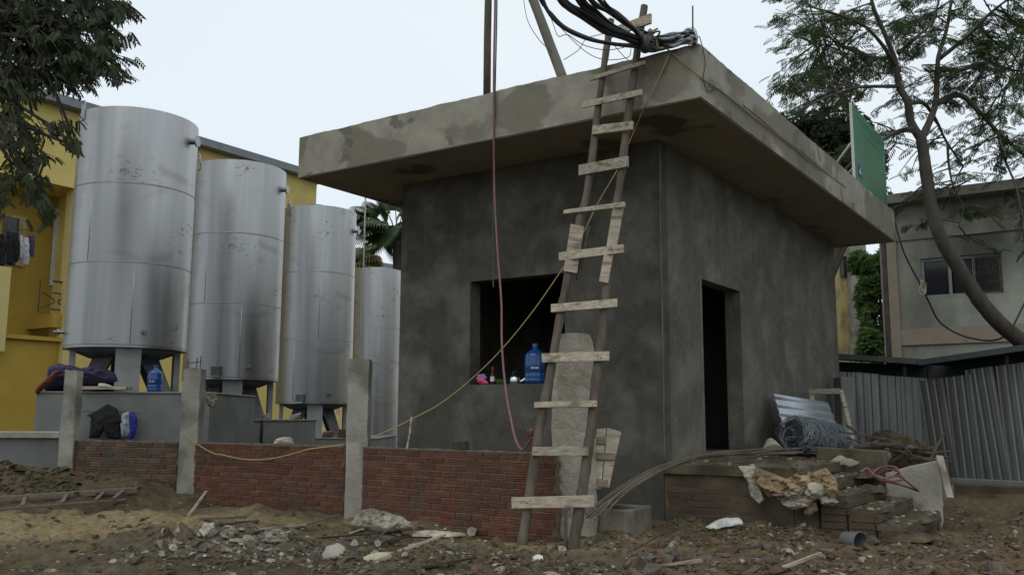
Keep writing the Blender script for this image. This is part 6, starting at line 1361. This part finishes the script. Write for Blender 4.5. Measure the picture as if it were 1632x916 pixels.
AREAS = [  # px0, px1, py0, py1, count, size px range, where
    (985, 1632, 858, 930, 96, (9, 40), 'in the debris field before the steps', 'rubble before the steps'),
    (1200, 1632, 828, 870, 40, (6, 22), 'thrown on the mud right of the bucket', 'rubble right of the bucket'),
    (960, 1330, 832, 868, 28, (5, 20), 'below the platform side wall', 'rubble below the platform'),
    (235, 480, 836, 900, 84, (8, 34), 'in the rubbish heap at left', 'rubble in the left heap'),
    (480, 800, 858, 920, 62, (7, 32), 'in the near middle of the yard', 'rubble in the near middle'),
    (20, 260, 850, 920, 8, (5, 14), 'on the dark mud at far left', 'rubble at far left')]
KN = {'stone_red': 'dull red brick fragment', 'stone_grey': 'grey concrete fragment', 'stone_brown': 'mud-brown clod or stone', 'stone_pale': 'pale mortar fragment'}
MIX = [('stone_red', 'stone_red', 'stone_brown', 'stone_brown', 'stone_grey', 'stone_grey', 'stone_pale'), ('stone_red', 'stone_brown', 'stone_brown', 'stone_grey', 'stone_pale'), ('stone_brown', 'stone_grey', 'stone_pale', 'stone_red'), ('stone_grey', 'stone_grey', 'stone_brown', 'stone_pale', 'stone_red'), ('stone_grey', 'stone_brown', 'stone_brown', 'stone_red', 'stone_pale'), ('stone_brown', 'stone_grey')]
for ai, (x0, x1, y0, y1, nn, (sa, sb_), where, grp) in enumerate(AREAS):
    for _ in range(nn):
        x = rr.uniform(x0, x1); y = rr.uniform(y0, y1); p = gp(x, y); m_ = rr.choice(MIX[ai]); ts = rr.random()**2.2; s = lerp(sa, sb_, ts)*p.y/F*1.25; si = rr.randrange(6); sw = ('small', 'fair-sized', 'large')[0 if ts < .12 else 1 if ts < .45 else 2]+' '+('angular', 'flattish', 'blocky', 'slab-like', 'long', 'thin')[si]
        if m_ == 'stone_pale': s *= .65
        o = bpy.data.objects.new('rubble_chunk', CH_[m_][si]); link(o); o.scale = (s, s*rr.uniform(.7, 1), s*rr.uniform(.7, 1.1)); o.location = p-UP*s*.04
        o.rotation_euler = (rr.gauss(0, .35), rr.gauss(0, .35), rr.uniform(0, 6.28)); tag(o, sw+' '+KN[m_]+' '+where, 'rubble', sw+' '+KN[m_]+', '+grp)
for (x, y) in ((1395, 772), (1405, 788), (1424, 800), (1410, 806), (1381, 812), (1440, 812), (1360, 790), (1388, 750)):
    p = onp(x, y, V((0, 0, [.70, .575, .45][0 if y < 780 else 1 if y < 803 else 2]+.0)), UP); s = rr.uniform(.04, .10); o = bpy.data.objects.new('rubble_chunk', rr.choice(CH_['stone_pale' if x in (1424, 1360) else 'stone_brown'])); link(o); o.scale = (s, s, s); o.location = p+UP*s*.2; o.rotation_euler = (0, 0, rr.uniform(0, 6)); 
    tag(o, ('pale mortar fragment' if x in (1424, 1360) else 'mud-brown clod or stone')+' lying on the treads of the muddy steps', 'rubble', 'rubble on the steps, '+('pale' if x in (1424, 1360) else 'brown'))
lr = random.Random(19)
for k in range(26):
    x = lr.uniform(250, 470) if k < 18 else lr.uniform(480, 760); y = lr.uniform(838, 885) if k < 18 else lr.uniform(850, 900); w_ = lr.uniform(5, 13); h_ = lr.uniform(3, 9)
    pol = [(x+w_*math.cos(t)*lr.uniform(.6, 1.2), y-h_+h_*math.sin(t)*lr.uniform(.6, 1.2)) for t in np.linspace(0, 5.5, 7)]
    m_ = lr.choice(('sheet_dirty', 'sack_white', 'sheet_dirty', 'concrete', 'trough_cement'))
    solo('plastic_scrap', crumple(pol, stand(x, y, .02), (0, -.8, .6), .01, .03, 200+k, 12, .008, 8, 32), m_, 'torn crumpled scrap of plastic or sheet half buried '+('in the rubbish heap at left' if k < 18 else 'in the rubble of the near middle'), 'litter', 'crumpled scraps '+('in the left heap' if k < 18 else 'in the near middle'))
for k, (s_, b_, z_, w_) in enumerate(((1.55, .5, .83, .22), (1.85, 1.3, .70, .26), (2.1, .35, .575, .22), (2.38, 1.0, .45, .28), (1.75, 1.62, .83, .18), (2.5, .1, .36, .3))):
    c_ = H(-s_, b_, z_-.03); mb = MB(); vs = []; fs = []
    for i in range(7):
        for j in range(14):
            t = j/14*6.283; r_ = w_*i/6*(1+.35*noise.noise(V((math.cos(t)*2, math.sin(t)*2, k*3.1)))); p = c_+W*(r_*math.cos(t)*1.5)-U*(r_*math.sin(t)*.75); vs.append(p+UP*(.055*(1-(i/6)**2)*(1+.5*noise.noise(p*9))))
    for i in range(6):
        for j in range(14): fs.append((i*14+j, i*14+(j+1) % 14, (i+1)*14+(j+1) % 14, (i+1)*14+j))
    mb.add(vs, fs); solo('soil_heap', mb, 'mud', ('small mud spill on the top step', 'wide mud spill on the second step toward the parapet', 'mud spill at the near end of the third step', 'mud spill across the middle of the bottom step', 'mud spill in the corner by the stair parapet', 'mud bank against the near corner of the bottom step')[k], 'soil heap', smooth=True)
# splinters of wood in the rubble
for k, (x, y, l, an) in enumerate(((305, 818, .3, 1.3), (330, 830, .55, .1), (360, 838, .4, -.1), (420, 846, .5, .2), (480, 842, .45, -.5), (590, 866, .35, .9), (640, 880, .5, .6), (615, 868, .3, -.4), (520, 860, .6, .15), (565, 850, .25, .5), (690, 905, .4, -.3), (1012, 880, .45, -.9), (1060, 905, .35, .3), (1170, 880, .3, -.2), (1500, 895, .35, .4), (1260, 905, .3, -.6))):
    p = gp(x, y); d = V((math.cos(an), rr.uniform(-.3, .3), abs(math.sin(an))*.45)).normalized(); mb = MB(); mb.bar(p+UP*.02-d*l*.2, p+UP*.035+d*l*.8, rr.uniform(.025, .06), .016, j=.004); wl_ = ('pale' if k % 3 == 0 else 'dark')+' '+('short' if l < .36 else 'long')+' broken wood splinter '+('in the rubbish heap at left' if x < 500 else 'in the near middle rubble' if x < 800 else 'in the rubble before the platform' if x < 1200 else 'in the rubble at far right'); solo('wood_splinter', mb, 'old_timber' if k % 3 == 0 else 'stick', wl_, 'wood splinter', wl_)
# packed broken rubble between the larger pieces: one joined mass
for (x0, x1, y0, y1, nn, mats) in ((990, 1660, 856, 935, 620, ('stone_red', 'stone_brown', 'stone_grey')), (1380, 1660, 835, 870, 90, ('stone_brown', 'stone_red')), (250, 500, 836, 890, 230, ('stone_grey', 'stone_brown', 'stone_pale')), (500, 980, 866, 930, 260, ('stone_brown', 'stone_grey')), (960, 1330, 838, 862, 90, ('stone_brown', 'stone_grey'))):
    for m_ in mats:
        vs = []; fs = []
        for _ in range(nn//len(mats)):
            x = rr.uniform(x0, x1); y = rr.uniform(y0, y1); p = gp(x, y); me_ = rr.choice(CH_[m_]); s = lerp(.028, .085, rr.random()**1.8)*(.7 if m_ == 'stone_pale' else 1)
            Mx = Matrix.Rotation(rr.uniform(0, 6.28), 3, 'Z') @ Matrix.Rotation(rr.gauss(0, .5), 3, 'X') @ Matrix.Rotation(rr.gauss(0, .5), 3, 'Y'); o_ = len(vs); dz_ = rr.uniform(-.12, .12)*s
            vs += [tuple(p+(Mx @ (v_.co*s))+UP*dz_) for v_ in me_.vertices]; fs += [tuple(o_+i for i in q_.vertices) for q_ in me_.polygons]
        me = bpy.data.meshes.new('rubble_mass'); me.from_pydata(vs, [], fs); me.materials.append(MATS[m_]); o = bpy.data.objects.new('rubble_mass', me); link(o); o['kind'] = 'stuff'
        tag(o, 'packed small '+KN[m_].split(' or ')[0]+'s bedded '+('across the right foreground' if x0 == 990 else 'on the mud at far right' if x0 == 1380 else 'in the left rubbish heap' if x0 == 250 else 'in the near middle' if x0 == 500 else 'below the platform'), 'rubble')
# gravel and crumbs: nobody could count them
gv = {m_: NP() for m_ in ('stone_red', 'stone_grey', 'stone_brown', 'stone_pale')}
ico = np.array([(0, 0, 1), (.9, 0, 0), (-.3, .85, .1), (-.5, -.8, 0), (.1, .1, -.7), (0, 0, 1)])
tq = np.array([(0, 1, 2, 2), (0, 2, 3, 3), (0, 3, 1, 1), (4, 2, 1, 1), (4, 3, 2, 2), (4, 1, 3, 3)])
octv = np.array([(1, 0, 0), (0, 1, 0), (-1, 0, 0), (0, -1, 0), (.4, .4, .7), (-.4, .4, .7), (-.4, -.4, .7), (.4, -.4, .7)]); octq = np.array([(0, 1, 5, 4), (1, 2, 6, 5), (2, 3, 7, 6), (3, 0, 4, 7), (4, 5, 6, 7)])
for (x0, x1, y0, y1, nn) in ((985, 1660, 850, 935, 2600), (1150, 1660, 815, 860, 700), (950, 1340, 828, 862, 600), (200, 520, 836, 925, 1300), (480, 990, 855, 930, 1500), (0, 240, 800, 920, 500), (540, 900, 838, 866, 200), (100, 560, 775, 830, 160)):
    for _ in range(nn):
        x = rr.uniform(x0, x1); y = rr.uniform(y0, y1)
        if noise.noise(V((x*.012, y*.03, 4))) < -.12 and rr.random() < .75: continue
        d = ray(x, y); t = (hz(0, 7)-CAM.z)/d.z; p = CAM+d*t
        for _i in range(3): t += (p.z-hz(p.x, p.y))/(-d.z)*.8; p = CAM+d*t
        s = rr.uniform(.007, .022)+.040*rr.random()**5; a = rr.uniform(0, 6.28); c_, s_ = math.cos(a), math.sin(a); z_ = hz(p.x, p.y)
        Mx = np.array([[c_, -s_, rr.uniform(-.3, .3)], [s_, c_, rr.uniform(-.3, .3)], [0, 0, rr.uniform(.5, 1)]])*s*np.array([rr.uniform(.8, 1.6), rr.uniform(.6, 1), 1]); gv[rr.choice(('stone_red', 'stone_brown', 'stone_brown', 'stone_brown', 'stone_grey', 'stone_grey', 'stone_pale') if rr.random() < .8 else ('stone_brown',))].add(octv@Mx.T+np.array([p.x, p.y, z_-s*.1]), octq)
for k in range(640):
    if k < 420:
        q_ = rr.randrange(4); s_ = lerp(SE[q_][0]+.02, SE[q_+1][0]-.02, rr.random()); p = H(-s_, rr.uniform(.03, 1.74), SE[q_+1][1])
    else: p = H(-rr.uniform(.05, 1.4), rr.uniform(.0, 4.0), PZ)
    s = rr.uniform(.008, .022)+.03*rr.random()**4; a = rr.uniform(0, 6.28); c_, s_ = math.cos(a), math.sin(a); Mx = np.array([[c_, -s_, 0], [s_, c_, 0], [0, 0, .7]])*s; gv[rr.choice(('stone_brown', 'stone_brown', 'stone_grey', 'stone_red', 'stone_brown', 'stone_pale'))].add(octv@Mx.T+np.array(p), octq)
for k in range(330):
    x = rr.gauss(40, 65); y = rr.uniform(722, 792); p = gp(x, y); s = rr.uniform(.008, .03)+.07*rr.random()**5
    Mx = np.array(Matrix.Rotation(rr.uniform(0, 6.28), 3, 'Z') @ Matrix.Rotation(rr.uniform(-.9, .9), 3, 'X') @ Matrix.Rotation(rr.uniform(-.9, .9), 3, 'Y'))*s*np.array([rr.uniform(.7, 1.5), rr.uniform(.6, 1.1), rr.uniform(.7, 1.2)]); gv['stone_brown'].add(octv@Mx.T+np.array(p), octq)
for m_, o_ in gv.items():
    r_ = bpy.data.objects.new('gravel', None); OFF['tmpg'] = V((0, 0, 0))
    class _P: name = 'tmpg'
    off = V((0, 0, 0)); vs = np.concatenate(o_.v); q = np.concatenate(o_.q)
    me = bpy.data.meshes.new('gravel'); me.from_pydata(vs.tolist(), [], q.tolist()); me.materials.append(MATS[m_]); o = bpy.data.objects.new('gravel', me); link(o); o['kind'] = 'stuff'
    tag(o, KN[m_].split()[0]+' '+{'stone_red': 'red brick', 'stone_grey': 'grey concrete', 'stone_brown': 'brown earth', 'stone_pale': 'pale mortar'}[m_]+' crumbs scattered over the mud of the yard', 'gravel', 'gravel'); bpy.data.objects.remove(r_)
